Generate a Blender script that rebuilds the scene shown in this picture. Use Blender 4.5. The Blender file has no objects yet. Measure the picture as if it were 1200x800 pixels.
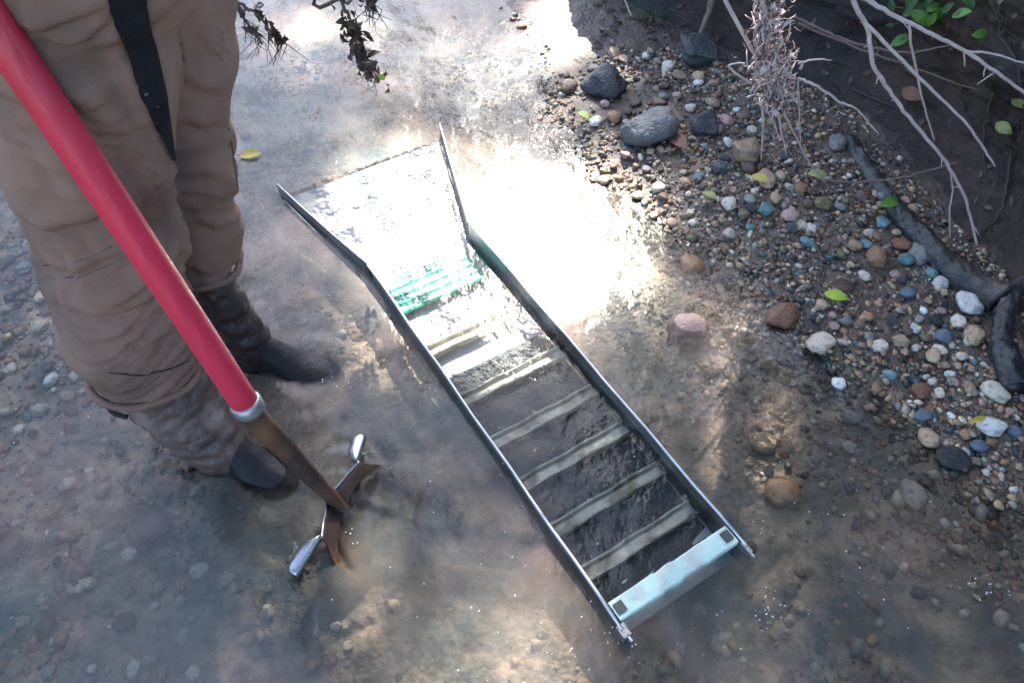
import bpy, bmesh, math, random
import numpy as np
from mathutils import Vector, Matrix, noise as mnoise
from mathutils.bvhtree import BVHTree

random.seed(7)
rng = np.random.default_rng(7)
scene = bpy.context.scene
COL = scene.collection

# ------------------------------------------------------------------ camera, sky, sun, exposure
PITCH = math.radians(51.0)          # looking down at the stream
CAM_H = 1.33
FPX = 867.0                         # focal length in pixels of a 1200 px wide frame
cam_d = bpy.data.cameras.new('camera')
cam_d.sensor_width = 36.0
cam_d.lens = 36.0 * FPX / 1200.0
cam_d.clip_start = 0.02
cam_d.clip_end = 400.0
cam = bpy.data.objects.new('camera', cam_d)
COL.objects.link(cam)
cam.location = (0, 0, CAM_H)
cam.rotation_euler = (math.pi / 2 - PITCH, 0, 0)
scene.camera = cam

SUN_EL = math.radians(43.0)
SUN_AZ = math.radians(4.0)          # from +Y towards +X
L = np.array([math.sin(SUN_AZ) * math.cos(SUN_EL), math.cos(SUN_AZ) * math.cos(SUN_EL), math.sin(SUN_EL)])

world = bpy.data.worlds.new('World')
scene.world = world
world.use_nodes = True
wn = world.node_tree
sky_n = wn.nodes.new('ShaderNodeTexSky')
sky_n.sky_type = 'NISHITA'
sky_n.sun_disc = False
sky_n.sun_elevation = SUN_EL
sky_n.sun_rotation = SUN_AZ
sky_n.dust_density = 1.2
sky_n.ozone_density = 1.8
bg = wn.nodes['Background']
bg.inputs[1].default_value = 0.085
wn.links.new(sky_n.outputs[0], bg.inputs[0])

sun_d = bpy.data.lights.new('sun', 'SUN')
sun_d.energy = 5.0
sun_d.angle = math.radians(0.55)
sun_d.color = (1.0, 0.93, 0.84)
sun = bpy.data.objects.new('sun', sun_d)
COL.objects.link(sun)
sun.location = (0, 0, 20)
sun.rotation_euler = Vector(L).to_track_quat('Z', 'Y').to_euler()

scene.view_settings.view_transform = 'Standard'
scene.view_settings.look = 'None'
scene.view_settings.exposure = 3.2
scene.view_settings.gamma = 1.0
scene.view_settings.use_curve_mapping = False
scene.cycles.use_denoising = True
scene.cycles.max_bounces = 8
scene.cycles.transparent_max_bounces = 12
scene.cycles.sample_clamp_indirect = 4.0
scene.cycles.caustics_reflective = False
scene.cycles.caustics_refractive = False

# ------------------------------------------------------------------ pixel <-> world
CP, SP = math.cos(PITCH), math.sin(PITCH)

def ray(u, v):
    du, dv = u - 600.0, v - 400.0
    return np.array([du, CP * FPX - SP * dv, -SP * FPX - CP * dv])

def PZ(u, v, z):                       # the point of that pixel on a level z
    r = ray(u, v)
    t = (z - CAM_H) / r[2]
    return np.array([r[0] * t, r[1] * t, z])

def PY(u, v, y):                       # the point of that pixel at a distance y ahead
    r = ray(u, v)
    t = y / r[1]
    return np.array([r[0] * t, y, CAM_H + r[2] * t])

def PD(u, v, d):                       # the point of that pixel at a view depth d
    r = ray(u, v) / FPX * d
    return np.array([r[0], r[1], CAM_H + r[2]])

def proj(p):
    x, y, z = p[..., 0], p[..., 1], p[..., 2] - CAM_H
    f = CP * y - SP * z
    f = np.where(f < 0.05, 0.05, f)
    up = SP * y + CP * z
    return 600 + x / f * FPX, 400 - up / f * FPX, f

# ------------------------------------------------------------------ noise
def _hash(ix, iy, s):
    h = (ix.astype(np.int64) * 374761393 + iy.astype(np.int64) * 668265263 + s * 2147483647) & 0xFFFFFFFF
    h = ((h ^ (h >> 13)) * 1274126177) & 0xFFFFFFFF
    return ((h ^ (h >> 16)) & 0xFFFF) / 65535.0

def vnoise(x, y, s=0):
    x = np.asarray(x, float); y = np.asarray(y, float)
    ix, iy = np.floor(x), np.floor(y)
    fx, fy = x - ix, y - iy
    fx = fx * fx * (3 - 2 * fx); fy = fy * fy * (3 - 2 * fy)
    a = _hash(ix, iy, s); b = _hash(ix + 1, iy, s); c = _hash(ix, iy + 1, s); d = _hash(ix + 1, iy + 1, s)
    return (a * (1 - fx) + b * fx) * (1 - fy) + (c * (1 - fx) + d * fx) * fy * 1.0

def fbm(x, y, s=0, o=4):
    r = 0; a = 0.5; f = 1.0
    for i in range(o):
        r = r + a * (vnoise(np.asarray(x) * f, np.asarray(y) * f, s + i * 17) - 0.5)
        a *= 0.5; f *= 2.03
    return r

# ------------------------------------------------------------------ lie of the land
def rows(a):
    a = np.array(a, float)
    return a[np.argsort(a[:, 0])]
SHORE = rows([(-40, 1.9), (-3, 1.7), (0, 1.42), (.3, 1.3), (.6, 1.06), (.723, .93), (.91, .83), (1.077, .67), (1.297, .60),
              (1.453, .46), (1.70, .26), (1.99, .12), (2.4, .10), (2.7, 0.0), (4, -.2), (8, -.4), (40, -.9)])
FOOT = rows([(-40, 2.2), (-3, 1.95), (0, 1.68), (.3, 1.5), (.6, 1.26), (.78, 1.13), (.91, 1.12), (1.08, 1.13), (1.267, 1.13),
             (1.485, 1.06), (1.74, 1.02), (1.95, .95), (2.18, .70), (2.31, .60), (2.41, .49), (2.51, .39), (2.9, .18), (4, -.02), (8, -.15), (40, -.6)])

def H(x, y):                            # height of the stream bed and gravel bar
    x = np.asarray(x, float); y = np.asarray(y, float)
    d = (x - np.interp(y, SHORE[:, 0], SHORE[:, 1])) * 0.8
    d = d + 0.10 * fbm(x * 4, y * 4, 3)
    bar = 0.055 * (1 - np.exp(-np.maximum(d, 0) / 0.22)) + 0.012 * np.minimum(d, .5) * (d > 0)
    dep = -0.090 * (1 - np.exp(np.minimum(d, 0) / 0.30))
    h = np.where(d > 0, bar, dep)
    # shoal of gravel towards the left margin, then the left bank
    ls = np.clip((-0.62 - x) / 0.55, 0, 1) * np.clip((y - 0.35) / 0.35, 0, 1)
    h = h + np.where(d < 0, 0.07 * ls * ls * (3 - 2 * ls), 0)
    lb = np.maximum(-1.75 - x + 0.15 * fbm(x * 1.5, y * 1.5, 9), 0)
    h = h + np.where(lb > 0, 0.9 * (1 - np.exp(-lb / 0.7)) + 0.05 * lb, 0)
    h = h + 0.022 * fbm(x * 9, y * 9, 21) + 0.012 * fbm(x * 34, y * 34, 5, 3)
    return h

def ground_hit(u, v, lift=0.0):
    z = 0.0
    for _ in range(12):
        p = PZ(u, v, z + lift)
        z = 0.5 * z + 0.5 * float(H(p[0], p[1]))
    return PZ(u, v, z + lift)

# ------------------------------------------------------------------ materials
MATS = {}
def pmat(name, c1, c2=None, scale=8.0, rough=0.7, rvar=0.0, bump=0.2, bscale=60.0, spec=0.5, metal=0.0,
         coords='Object', vary=0.0, stretch=(1, 1, 1), c3=None, s3=3.0, w3=(0.5, 0.65)):
    if name in MATS:
        return MATS[name]
    m = bpy.data.materials.new(name); m.use_nodes = True
    nt = m.node_tree; N = nt.nodes; K = nt.links
    b = N['Principled BSDF']
    tc = N.new('ShaderNodeTexCoord'); mp = N.new('ShaderNodeMapping')
    mp.inputs['Scale'].default_value = stretch
    K.new(tc.outputs[coords], mp.inputs[0])
    n1 = N.new('ShaderNodeTexNoise'); n1.inputs['Scale'].default_value = scale; n1.inputs['Detail'].default_value = 6
    n1.inputs['Roughness'].default_value = 0.62
    K.new(mp.outputs[0], n1.inputs['Vector'])
    if c2 is None:
        c2 = tuple(min(1, k * 0.6) for k in c1)
    r = N.new('ShaderNodeValToRGB')
    r.color_ramp.elements[0].position = 0.32; r.color_ramp.elements[1].position = 0.68
    r.color_ramp.elements[0].color = (*c1, 1); r.color_ramp.elements[1].color = (*c2, 1)
    K.new(n1.outputs[0], r.inputs[0])
    col = r.outputs[0]
    if c3 is not None:
        n3 = N.new('ShaderNodeTexNoise'); n3.inputs['Scale'].default_value = s3; n3.inputs['Detail'].default_value = 5
        K.new(mp.outputs[0], n3.inputs['Vector'])
        r3 = N.new('ShaderNodeValToRGB')
        r3.color_ramp.elements[0].position = w3[0]; r3.color_ramp.elements[1].position = w3[1]
        K.new(n3.outputs[0], r3.inputs[0])
        mx = N.new('ShaderNodeMixRGB'); mx.inputs[2].default_value = (*c3, 1)
        K.new(r3.outputs[0], mx.inputs[0]); K.new(col, mx.inputs[1])
        col = mx.outputs[0]
    if vary > 0:
        oi = N.new('ShaderNodeObjectInfo'); hs = N.new('ShaderNodeHueSaturation')
        mr = N.new('ShaderNodeMapRange'); mr.inputs[3].default_value = 1 - vary; mr.inputs[4].default_value = 1 + vary
        K.new(oi.outputs['Random'], mr.inputs[0]); K.new(mr.outputs[0], hs.inputs['Value']); K.new(col, hs.inputs['Color'])
        col = hs.outputs[0]
    K.new(col, b.inputs['Base Color'])
    b.inputs['Roughness'].default_value = rough
    if rvar:
        mr2 = N.new('ShaderNodeMapRange'); mr2.inputs[3].default_value = max(0.02, rough - rvar); mr2.inputs[4].default_value = min(1, rough + rvar)
        K.new(n1.outputs[0], mr2.inputs[0]); K.new(mr2.outputs[0], b.inputs['Roughness'])
    b.inputs['Metallic'].default_value = metal
    b.inputs['Specular IOR Level'].default_value = spec
    if bump:
        nb = N.new('ShaderNodeTexNoise'); nb.inputs['Scale'].default_value = bscale; nb.inputs['Detail'].default_value = 4
        K.new(mp.outputs[0], nb.inputs['Vector'])
        bp = N.new('ShaderNodeBump'); bp.inputs['Strength'].default_value = bump; bp.inputs['Distance'].default_value = 0.01
        K.new(nb.outputs[0], bp.inputs['Height']); K.new(bp.outputs[0], b.inputs['Normal'])
    MATS[name] = m
    return m

# ------------------------------------------------------------------ mesh helpers
def make_mesh(name, verts, faces, smooth=True):
    me = bpy.data.meshes.new(name)
    me.from_pydata([tuple(map(float, v)) for v in verts], [], [tuple(f) for f in faces])
    if smooth:
        me.polygons.foreach_set('use_smooth', [True] * len(me.polygons))
    me.update()
    return me

def fast_mesh(name, V, F, smooth=True):          # V (n,3), F (m,k) numpy
    me = bpy.data.meshes.new(name)
    V = np.asarray(V, np.float32); F = np.asarray(F, np.int32)
    k = F.shape[1]
    me.vertices.add(len(V)); me.vertices.foreach_set('co', V.ravel())
    me.loops.add(F.size); me.loops.foreach_set('vertex_index', F.ravel())
    me.polygons.add(len(F))
    me.polygons.foreach_set('loop_start', np.arange(0, F.size, k, dtype=np.int32))
    me.polygons.foreach_set('loop_total', np.full(len(F), k, np.int32))
    me.update(calc_edges=True)
    me.validate()
    if smooth:
        me.polygons.foreach_set('use_smooth', np.ones(len(me.polygons), bool))
    return me

def link(name, me, mat=None, parent=None, loc=None):
    o = bpy.data.objects.new(name, me)
    COL.objects.link(o)
    if mat is not None and me is not None and len(me.materials) == 0:
        me.materials.append(mat)
    if parent is not None:
        o.parent = parent
    if loc is not None:
        o.location = loc
    return o

def tag(o, label=None, cat=None, group=None, kind=None):
    if label: o['label'] = label
    if cat: o['category'] = cat
    if group: o['group'] = group
    if kind: o['kind'] = kind
    return o

def empty(name, loc, label, cat, group=None):
    o = bpy.data.objects.new(name, None); COL.objects.link(o)
    o.location = loc; o.empty_display_size = 0.1
    return tag(o, label, cat, group)

def child(name, verts, faces, mat, parent, base, smooth=True):      # world coordinates in, relative to the thing's base
    V = [(v[0] - base[0], v[1] - base[1], v[2] - base[2]) for v in verts]
    return link(name, make_mesh(name, V, faces, smooth), mat, parent)

def single(name, verts, faces, mat, label, cat, group=None, smooth=True):  # thing of one mesh, origin at its base centre
    A = np.array([tuple(v) for v in verts], float)
    b = np.array([A[:, 0].mean(), A[:, 1].mean(), A[:, 2].min()])
    o = link(name, make_mesh(name, A - b, faces, smooth), mat, None, b)
    return tag(o, label, cat, group)

def smooth_path(P, n=6):
    P = [np.array(p, float) for p in P]
    out = []
    for i in range(len(P) - 1):
        p0 = P[max(i - 1, 0)]; p1 = P[i]; p2 = P[i + 1]; p3 = P[min(i + 2, len(P) - 1)]
        for k in range(n):
            t = k / n
            out.append(0.5 * ((2 * p1) + (-p0 + p2) * t + (2 * p0 - 5 * p1 + 4 * p2 - p3) * t * t + (-p0 + 3 * p1 - 3 * p2 + p3) * t ** 3))
    out.append(P[-1])
    return out

def tube(P, R, seg=7, V=None, F=None, wob=0.0, cap=True, flat=1.0):
    V = [] if V is None else V; F = [] if F is None else F
    P = [np.array(p, float) for p in P]
    n = len(P)
    if np.isscalar(R): R = [R] * n
    base = len(V)
    up = np.array([0.13, 0.31, 0.94])
    for i in range(n):
        d = P[min(i + 1, n - 1)] - P[max(i - 1, 0)]
        d = d / (np.linalg.norm(d) + 1e-9)
        a = np.cross(d, up)
        if np.linalg.norm(a) < 0.05: a = np.cross(d, np.array([1.0, 0, 0]))
        a /= np.linalg.norm(a); b = np.cross(d, a)
        for k in range(seg):
            th = 2 * math.pi * k / seg
            w = 1 + (wob * (random.random() - .5) if wob else 0)
            V.append(P[i] + (a * math.cos(th) + b * math.sin(th) * flat) * R[i] * w)
    for i in range(n - 1):
        for k in range(seg):
            k2 = (k + 1) % seg
            F.append((base + i * seg + k, base + i * seg + k2, base + (i + 1) * seg + k2, base + (i + 1) * seg + k))
    if cap:
        F.append(tuple(base + k for k in reversed(range(seg))))
        F.append(tuple(base + (n - 1) * seg + k for k in range(seg)))
    return V, F

def lerp_r(r0, r1, n, p=1.0):
    return [r0 + (r1 - r0) * (i / max(n - 1, 1)) ** p for i in range(n)]

def boxv(c, ax, ay, az, hx, hy, hz, V, F):
    b = len(V); c = np.array(c, float)
    for sz in (-1, 1):
        for sx, sy in ((-1, -1), (1, -1), (1, 1), (-1, 1)):
            V.append(c + ax * hx * sx + ay * hy * sy + az * hz * sz)
    for f in ((3, 2, 1, 0), (4, 5, 6, 7), (0, 1, 5, 4), (1, 2, 6, 5), (2, 3, 7, 6), (3, 0, 4, 7)):
        F.append(tuple(b + i for i in f))

def grid_faces(nx, ny):
    i, j = np.meshgrid(np.arange(nx - 1), np.arange(ny - 1), indexing='ij')
    a = i * ny + j
    return np.stack([a, a + ny, a + ny + 1, a + 1], -1).reshape(-1, 4)

# ================================================================== THE SETTING
# ---- stream bed, gravel bar and left bank: one sheet
gx = np.concatenate([np.linspace(-40, -4, 10)[:-1], np.linspace(-4, -1.5, 40)[:-1], np.arange(-1.5, 1.6, 0.012), np.linspace(1.6, 3, 15)[1:]])
gy = np.concatenate([np.linspace(-40, -3, 10)[:-1], np.linspace(-3, 0.1, 50)[:-1], np.arange(0.1, 3.0, 0.012), np.linspace(3.0, 9, 60)[1:], np.linspace(9, 40, 10)[1:]])
X, Y = np.meshgrid(gx, gy, indexing='ij')
Z = H(X, Y)
me = fast_mesh('stream_bed', np.stack([X, Y, Z], -1).reshape(-1, 3), grid_faces(len(gx), len(gy)))

m = bpy.data.materials.new('bed_silt'); m.use_nodes = True
nt = m.node_tree; N = nt.nodes; K = nt.links; b = N['Principled BSDF']
tc = N.new('ShaderNodeTexCoord')
def noi(scale, det=6, r=0.6):
    n = N.new('ShaderNodeTexNoise'); n.inputs['Scale'].default_value = scale; n.inputs['Detail'].default_value = det; n.inputs['Roughness'].default_value = r
    K.new(tc.outputs['Object'], n.inputs['Vector']); return n
def ramp(src, stops):
    r = N.new('ShaderNodeValToRGB'); e = r.color_ramp.elements
    while len(e) < len(stops): e.new(0.5)
    for q, (p, c) in zip(e, stops): q.position = p; q.color = (*c, 1)
    K.new(src, r.inputs[0]); return r
r1 = ramp(noi(3.2, 5).outputs[0], [(.3, (.04, .052, .046)), (.43, (.12, .105, .078)), (.54, (.34, .24, .16)), (.64, (.07, .08, .07))])
r2 = ramp(noi(26, 5).outputs[0], [(.35, (.35, .35, .35)), (.5, (.8, .78, .74)), (.68, (1.25, 1.2, 1.1))])
mx = N.new('ShaderNodeMixRGB'); mx.blend_type = 'MULTIPLY'; mx.inputs[0].default_value = 1
K.new(r1.outputs[0], mx.inputs[1]); K.new(r2.outputs[0], mx.inputs[2])
sx_ = N.new('ShaderNodeSeparateXYZ'); K.new(tc.outputs['Object'], sx_.inputs[0])
mrz = N.new('ShaderNodeMapRange'); mrz.inputs[1].default_value = -.01; mrz.inputs[2].default_value = .02; K.new(sx_.outputs[2], mrz.inputs[0])
rm_ = ramp(noi(9, 6).outputs[0], [(.35, (.045, .034, .026)), (.5, (.085, .062, .045)), (.65, (.12, .088, .064))])
mxz = N.new('ShaderNodeMixRGB'); K.new(mrz.outputs[0], mxz.inputs[0]); K.new(mx.outputs[0], mxz.inputs[1]); K.new(rm_.outputs[0], mxz.inputs[2])
mry = N.new('ShaderNodeMapRange'); mry.inputs[1].default_value = 2.05; mry.inputs[2].default_value = 2.3; K.new(sx_.outputs[1], mry.inputs[0])
rp_ = ramp(noi(14, 6).outputs[0], [(.35, (.13, .085, .066)), (.65, (.21, .145, .118))])
mrx = N.new('ShaderNodeMapRange'); mrx.inputs[1].default_value = .13; mrx.inputs[2].default_value = .25; mrx.inputs[3].default_value = 1; mrx.inputs[4].default_value = 0; K.new(sx_.outputs[0], mrx.inputs[0])
mfx = N.new('ShaderNodeMath'); mfx.operation = 'MULTIPLY'; K.new(mry.outputs[0], mfx.inputs[0]); K.new(mrx.outputs[0], mfx.inputs[1])
mxy = N.new('ShaderNodeMixRGB'); K.new(mfx.outputs[0], mxy.inputs[0]); K.new(mxz.outputs[0], mxy.inputs[1]); K.new(rp_.outputs[0], mxy.inputs[2])
K.new(mxy.outputs[0], b.inputs['Base Color'])
b.inputs['Roughness'].default_value = .55
vo = N.new('ShaderNodeTexVoronoi'); vo.inputs['Scale'].default_value = 75
K.new(tc.outputs['Object'], vo.inputs['Vector'])
bp = N.new('ShaderNodeBump'); bp.inputs['Strength'].default_value = .5; bp.inputs['Distance'].default_value = .006; bp.invert = True
K.new(vo.outputs['Distance'], bp.inputs['Height'])
bp2 = N.new('ShaderNodeBump'); bp2.inputs['Strength'].default_value = .4; bp2.inputs['Distance'].default_value = .01
K.new(noi(120, 4).outputs[0], bp2.inputs['Height']); K.new(bp.outputs[0], bp2.inputs['Normal']); K.new(bp2.outputs[0], b.inputs['Normal'])
tag(link('stream_bed', me, m), kind='structure')

# ---- right bank: a sheet that undercuts above its foot
prof = np.array([(-.10, -.10), (-.02, .02), (.05, .055), (.12, .09), (.17, .14), (.19, .20), (.17, .27), (.13, .34), (.11, .42), (.12, .50),
                 (.16, .58), (.20, .68), (.24, .78), (.30, .90), (.38, 1.02), (.50, 1.12), (.75, 1.22), (1.2, 1.32), (2.2, 1.45), (5, 1.7), (14, 2.2), (40, 3.0)])
tt = np.concatenate([np.linspace(0, 16, 150), np.linspace(16, 21, 12)[1:]])
pn = np.interp(tt, np.arange(22), prof[:, 0]); pz = np.interp(tt, np.arange(22), prof[:, 1])
by = np.concatenate([np.linspace(-40, -2, 12)[:-1], np.linspace(-2, .4, 30)[:-1], np.arange(.4, 3.4, .016), np.linspace(3.4, 8, 40)[1:], np.linspace(8, 40, 10)[1:]])
bx_ = np.interp(by, FOOT[:, 0], FOOT[:, 1])
ker = np.exp(-np.linspace(-2, 2, 17) ** 2); ker /= ker.sum()
bxs = np.convolve(np.pad(bx_, 8, 'edge'), ker, 'valid')
tx = np.gradient(bxs, by); nl = np.sqrt(1 + tx ** 2)
nx_, ny_ = 1 / nl, -tx / nl
T2, B2 = np.meshgrid(tt, np.arange(len(by)), indexing='ij')
PNn = pn[:, None] + 0 * B2; PZz = pz[:, None] + 0 * B2
amp = np.clip(PZz / .12, 0, 1)
sy = by[None, :] + 0 * PNn
dn = 0.18 * fbm(sy * 2.3, PZz * 3.0, 31) + 0.15 * fbm(sy * 7, PZz * 8, 41) + 0.085 * np.abs(fbm(sy * 19, PZz * 21, 45, 3)) + 0.05 * fbm(sy * 38, PZz * 40, 51, 3)
under = 0.5 + vnoise(sy * 1.7, 0 * sy, 61)
PNn = PNn * np.where(PZz < .5, under, 1) + amp * dn
PZz = PZz + amp * 0.06 * fbm(sy * 5, PNn * 5, 71)
BX = bxs[None, :] + nx_[None, :] * PNn; BY = by[None, :] + ny_[None, :] * np.minimum(PNn, 3.0)
bank_me = fast_mesh('bank', np.stack([BX, BY, PZz], -1).reshape(-1, 3), grid_faces(len(tt), len(by))[:, ::-1])
soil = pmat('bank_soil', (.022, .013, .009), (.055, .031, .020), 11, .8, bump=1.0, bscale=55, c3=(.018, .014, .013), s3=2.2, w3=(.45, .6))
bank = tag(link('bank', bank_me, soil), kind='structure')
bank_bvh = BVHTree.FromPolygons([tuple(v) for v in np.stack([BX, BY, PZz], -1).reshape(-1, 3)], [tuple(f) for f in grid_faces(len(tt), len(by))])

def bank_hit(u, v, off=0.01):
    d = Vector(ray(u, v)).normalized()
    h = bank_bvh.ray_cast(Vector((0, 0, CAM_H)), d)
    if h[0] is None: return ground_hit(u, v)
    return np.array(h[0]) - np.array(d) * off

# ---- the sluice box's own frame is needed for the water depth
AX = np.array([-.53, .848, 0]); AX /= np.linalg.norm(AX)     # towards the flared head
RX = np.array([AX[1], -AX[0], 0])                              # towards its right wall
SB = np.array([.303, .512, 0])                                 # middle of the tail
SW, SL = .141, 1.01                                            # half width, length of the straight part
ZR, ZF = .022, -.050                                           # rim and floor
UPZ = np.array([0, 0, 1.0])

# ---- water
wx = np.concatenate([np.linspace(-1.95, -1.3, 14)[:-1], np.arange(-1.3, 1.25, .010), np.linspace(1.25, 1.9, 16)[1:]])
wy = np.concatenate([np.linspace(-12, .2, 60)[:-1], np.arange(.2, 2.9, .010), np.linspace(2.9, 14, 90)[1:]])
WX, WY = np.meshgrid(wx, wy, indexing='ij')
hb = H(WX, WY)
la = (WX - SB[0]) * AX[0] + (WY - SB[1]) * AX[1]; lr = (WX - SB[0]) * RX[0] + (WY - SB[1]) * RX[1]
halfw = SW + np.clip((la - SL) / .42, 0, 1) * .10
inbox = (la > -.01) & (la < SL + .40) & (np.abs(lr) < halfw)
depth = np.where(inbox, np.clip(-(ZF + .012 * la), .01, 1) * .16, np.maximum(-hb, 0))
# flow runs from the head towards the tail: ripples drawn out along it
fa = WX * -.45 + WY * .89; fr = WX * .89 + WY * .45
wz = 0.010 * fbm(fr * 5, fa * 4, 81, 3) + 0.0050 * fbm(fr * 17, fa * 11, 91, 3)
ru, rv = -.345, .66                                            # ripple rings round the shovel
rd = np.hypot(WX - ru, WY - rv)
wz = wz + .0035 * np.sin(rd * 120) * np.exp(-rd / .07)
bs = np.hypot(WX + .46, WY - 1.0); wz = wz + .002 * np.sin(bs * 95) * np.exp(-bs / .12)
bd = np.hypot(WX + .335, WY - .735); wz = wz + .007 / (1 + np.exp((bd - .062) / .004))      # water heaped up behind the blade
wz = wz * np.where(inbox, .8, 1)
wme = fast_mesh('stream_water', np.stack([WX, WY, wz], -1).reshape(-1, 3), grid_faces(len(wx), len(wy)))
m = bpy.data.materials.new('silty_water'); m.use_nodes = True
nt = m.node_tree; N = nt.nodes; K = nt.links
N.remove(N['Principled BSDF']); out = N['Material Output']
tc = N.new('ShaderNodeTexCoord')
an = N.new('ShaderNodeAttribute'); an.attribute_name = 'depth'
cl = noi(4.5, 4, .55)
mr = N.new('ShaderNodeMapRange'); mr.inputs[1].default_value = .3; mr.inputs[2].default_value = .7; mr.inputs[3].default_value = 1.3; mr.inputs[4].default_value = 6.0
K.new(cl.outputs[0], mr.inputs[0])
mu = N.new('ShaderNodeMath'); mu.operation = 'MULTIPLY'; K.new(an.outputs['Fac'], mu.inputs[0]); K.new(mr.outputs[0], mu.inputs[1])
ne = N.new('ShaderNodeMath'); ne.operation = 'MULTIPLY'; ne.inputs[1].default_value = -1; K.new(mu.outputs[0], ne.inputs[0])
ex = N.new('ShaderNodeMath'); ex.operation = 'EXPONENT'; K.new(ne.outputs[0], ex.inputs[0])
tr = N.new('ShaderNodeBsdfTransparent'); tr.inputs[0].default_value = (.93, .95, .93, 1)
df = N.new('ShaderNodeBsdfDiffuse')
rc = ramp(noi(2.6, 4).outputs[0], [(.36, (.13, .155, .145)), (.5, (.24, .215, .18)), (.62, (.42, .305, .24))])
K.new(rc.outputs[0], df.inputs[0])
m1 = N.new('ShaderNodeMixShader'); K.new(ex.outputs[0], m1.inputs[0]); K.new(df.outputs[0], m1.inputs[1]); K.new(tr.outputs[0], m1.inputs[2])
gl = N.new('ShaderNodeBsdfGlossy'); gl.inputs['Roughness'].default_value = .12
fr_ = N.new('ShaderNodeFresnel'); fr_.inputs['IOR'].default_value = 1.333
mpw = N.new('ShaderNodeMapping'); mpw.inputs['Rotation'].default_value = (0, 0, math.radians(-32)); mpw.inputs['Scale'].default_value = (1.0, .55, 1)
K.new(tc.outputs['Object'], mpw.inputs[0])
nw = noi(17, 3, .5); K.new(mpw.outputs[0], nw.inputs['Vector'])
b0w = N.new('ShaderNodeBump'); b0w.inputs['Strength'].default_value = .42; b0w.inputs['Distance'].default_value = .012; K.new(nw.outputs[0], b0w.inputs['Height'])
bw = N.new('ShaderNodeBump'); bw.inputs['Strength'].default_value = .12; bw.inputs['Distance'].default_value = .006
K.new(noi(75, 2, .5).outputs[0], bw.inputs['Height']); K.new(b0w.outputs[0], bw.inputs['Normal'])
K.new(bw.outputs[0], gl.inputs['Normal']); K.new(bw.outputs[0], fr_.inputs['Normal'])
m2 = N.new('ShaderNodeMixShader'); K.new(fr_.outputs[0], m2.inputs[0]); K.new(m1.outputs[0], m2.inputs[1]); K.new(gl.outputs[0], m2.inputs[2])
K.new(m2.outputs[0], out.inputs['Surface'])
tag(link('stream_water', wme, m), kind='structure')

# ================================================================== TREES that overhang the stream and let the sun through in patches
def to_ground(p):
    return p[:2] - L[:2] * (p[2] / L[2])
SPOTS = []
def spot_px(u, v, ru, rv_, w, z=0.0):
    c = PZ(u, v, z)
    ex_ = np.linalg.norm(PZ(u + ru, v, z) - c); ey_ = np.linalg.norm(PZ(u, v + rv_, z) - c)
    g = to_ground(c); SPOTS.append((g[0], g[1], ex_, ey_, w))
def spot_w(p, r, w):
    g = to_ground(np.array(p)); SPOTS.append((g[0], g[1], r, r, w))
for s in ((580, 280, 185, 120, 1.6), (490, 205, 115, 65, 1.2), (690, 270, 100, 95, 1.25), (470, 140, 230, 50, .62), (620, 95, 170, 50, .6),
          (680, 40, 95, 45, 1.1), (790, 185, 70, 45, .35), (640, 150, 80, 50, .6), (590, 375, 70, 40, .9), (300, 125, 50, 30, .6), (800, 330, 70, 60, .3),
          (600, 740, 180, 95, .70), (450, 630, 130, 75, .62), (830, 420, 90, 50, .55), (330, 600, 60, 40, .5), (350, 30, 150, 40, .7), (520, 50, 120, 40, .7), (440, 400, 70, 50, .5), (300, 600, 40, 30, .2)):
    spot_px(*s)

def sunmask(x, y):
    mm = np.zeros_like(x)
    for (cx, cy, ex_, ey_, w) in SPOTS:
        q = ((x - cx) / ex_) ** 2 + ((y - cy) / ey_) ** 2
        mm = np.maximum(mm, w * np.exp(-np.maximum(q - .35, 0) * 1.3))
    return np.clip(mm + .25 * fbm(x * 6, y * 6, 101) * (mm > .08), 0, 1)
for p, r in ((PY(905, 30, 1.45), .10), (PY(905, 90, 1.45), .10), (PY(905, 120, 1.45), .07), (PY(1020, 60, 1.32), .04)):
    spot_w(p, r * .9, 1.0)

leaf_mat = bpy.data.materials.new('canopy_leaf'); leaf_mat.use_nodes = True
nt = leaf_mat.node_tree; N = nt.nodes; K = nt.links
b = N['Principled BSDF']; b.inputs['Base Color'].default_value = (.06, .10, .025, 1); b.inputs['Roughness'].default_value = .55
bark = pmat('tree_bark', (.07, .05, .035), (.13, .10, .075), 14, .9, bump=.8, bscale=30, stretch=(1, 1, .25))

def leaf_quads(Cn, size):
    n = len(Cn)
    a = rng.normal(size=(n, 3)); a /= np.linalg.norm(a, axis=1)[:, None]
    b_ = rng.normal(size=(n, 3)); b_ -= a * (a * b_).sum(1)[:, None]; b_ /= np.linalg.norm(b_, axis=1)[:, None]
    s = (size * rng.uniform(.6, 1.3, n))[:, None]
    V = np.stack([Cn - a * s, Cn + b_ * s * .45, Cn + a * s, Cn - b_ * s * .45], 1).reshape(-1, 3)
    return V, np.arange(n * 4).reshape(-1, 4)

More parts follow.
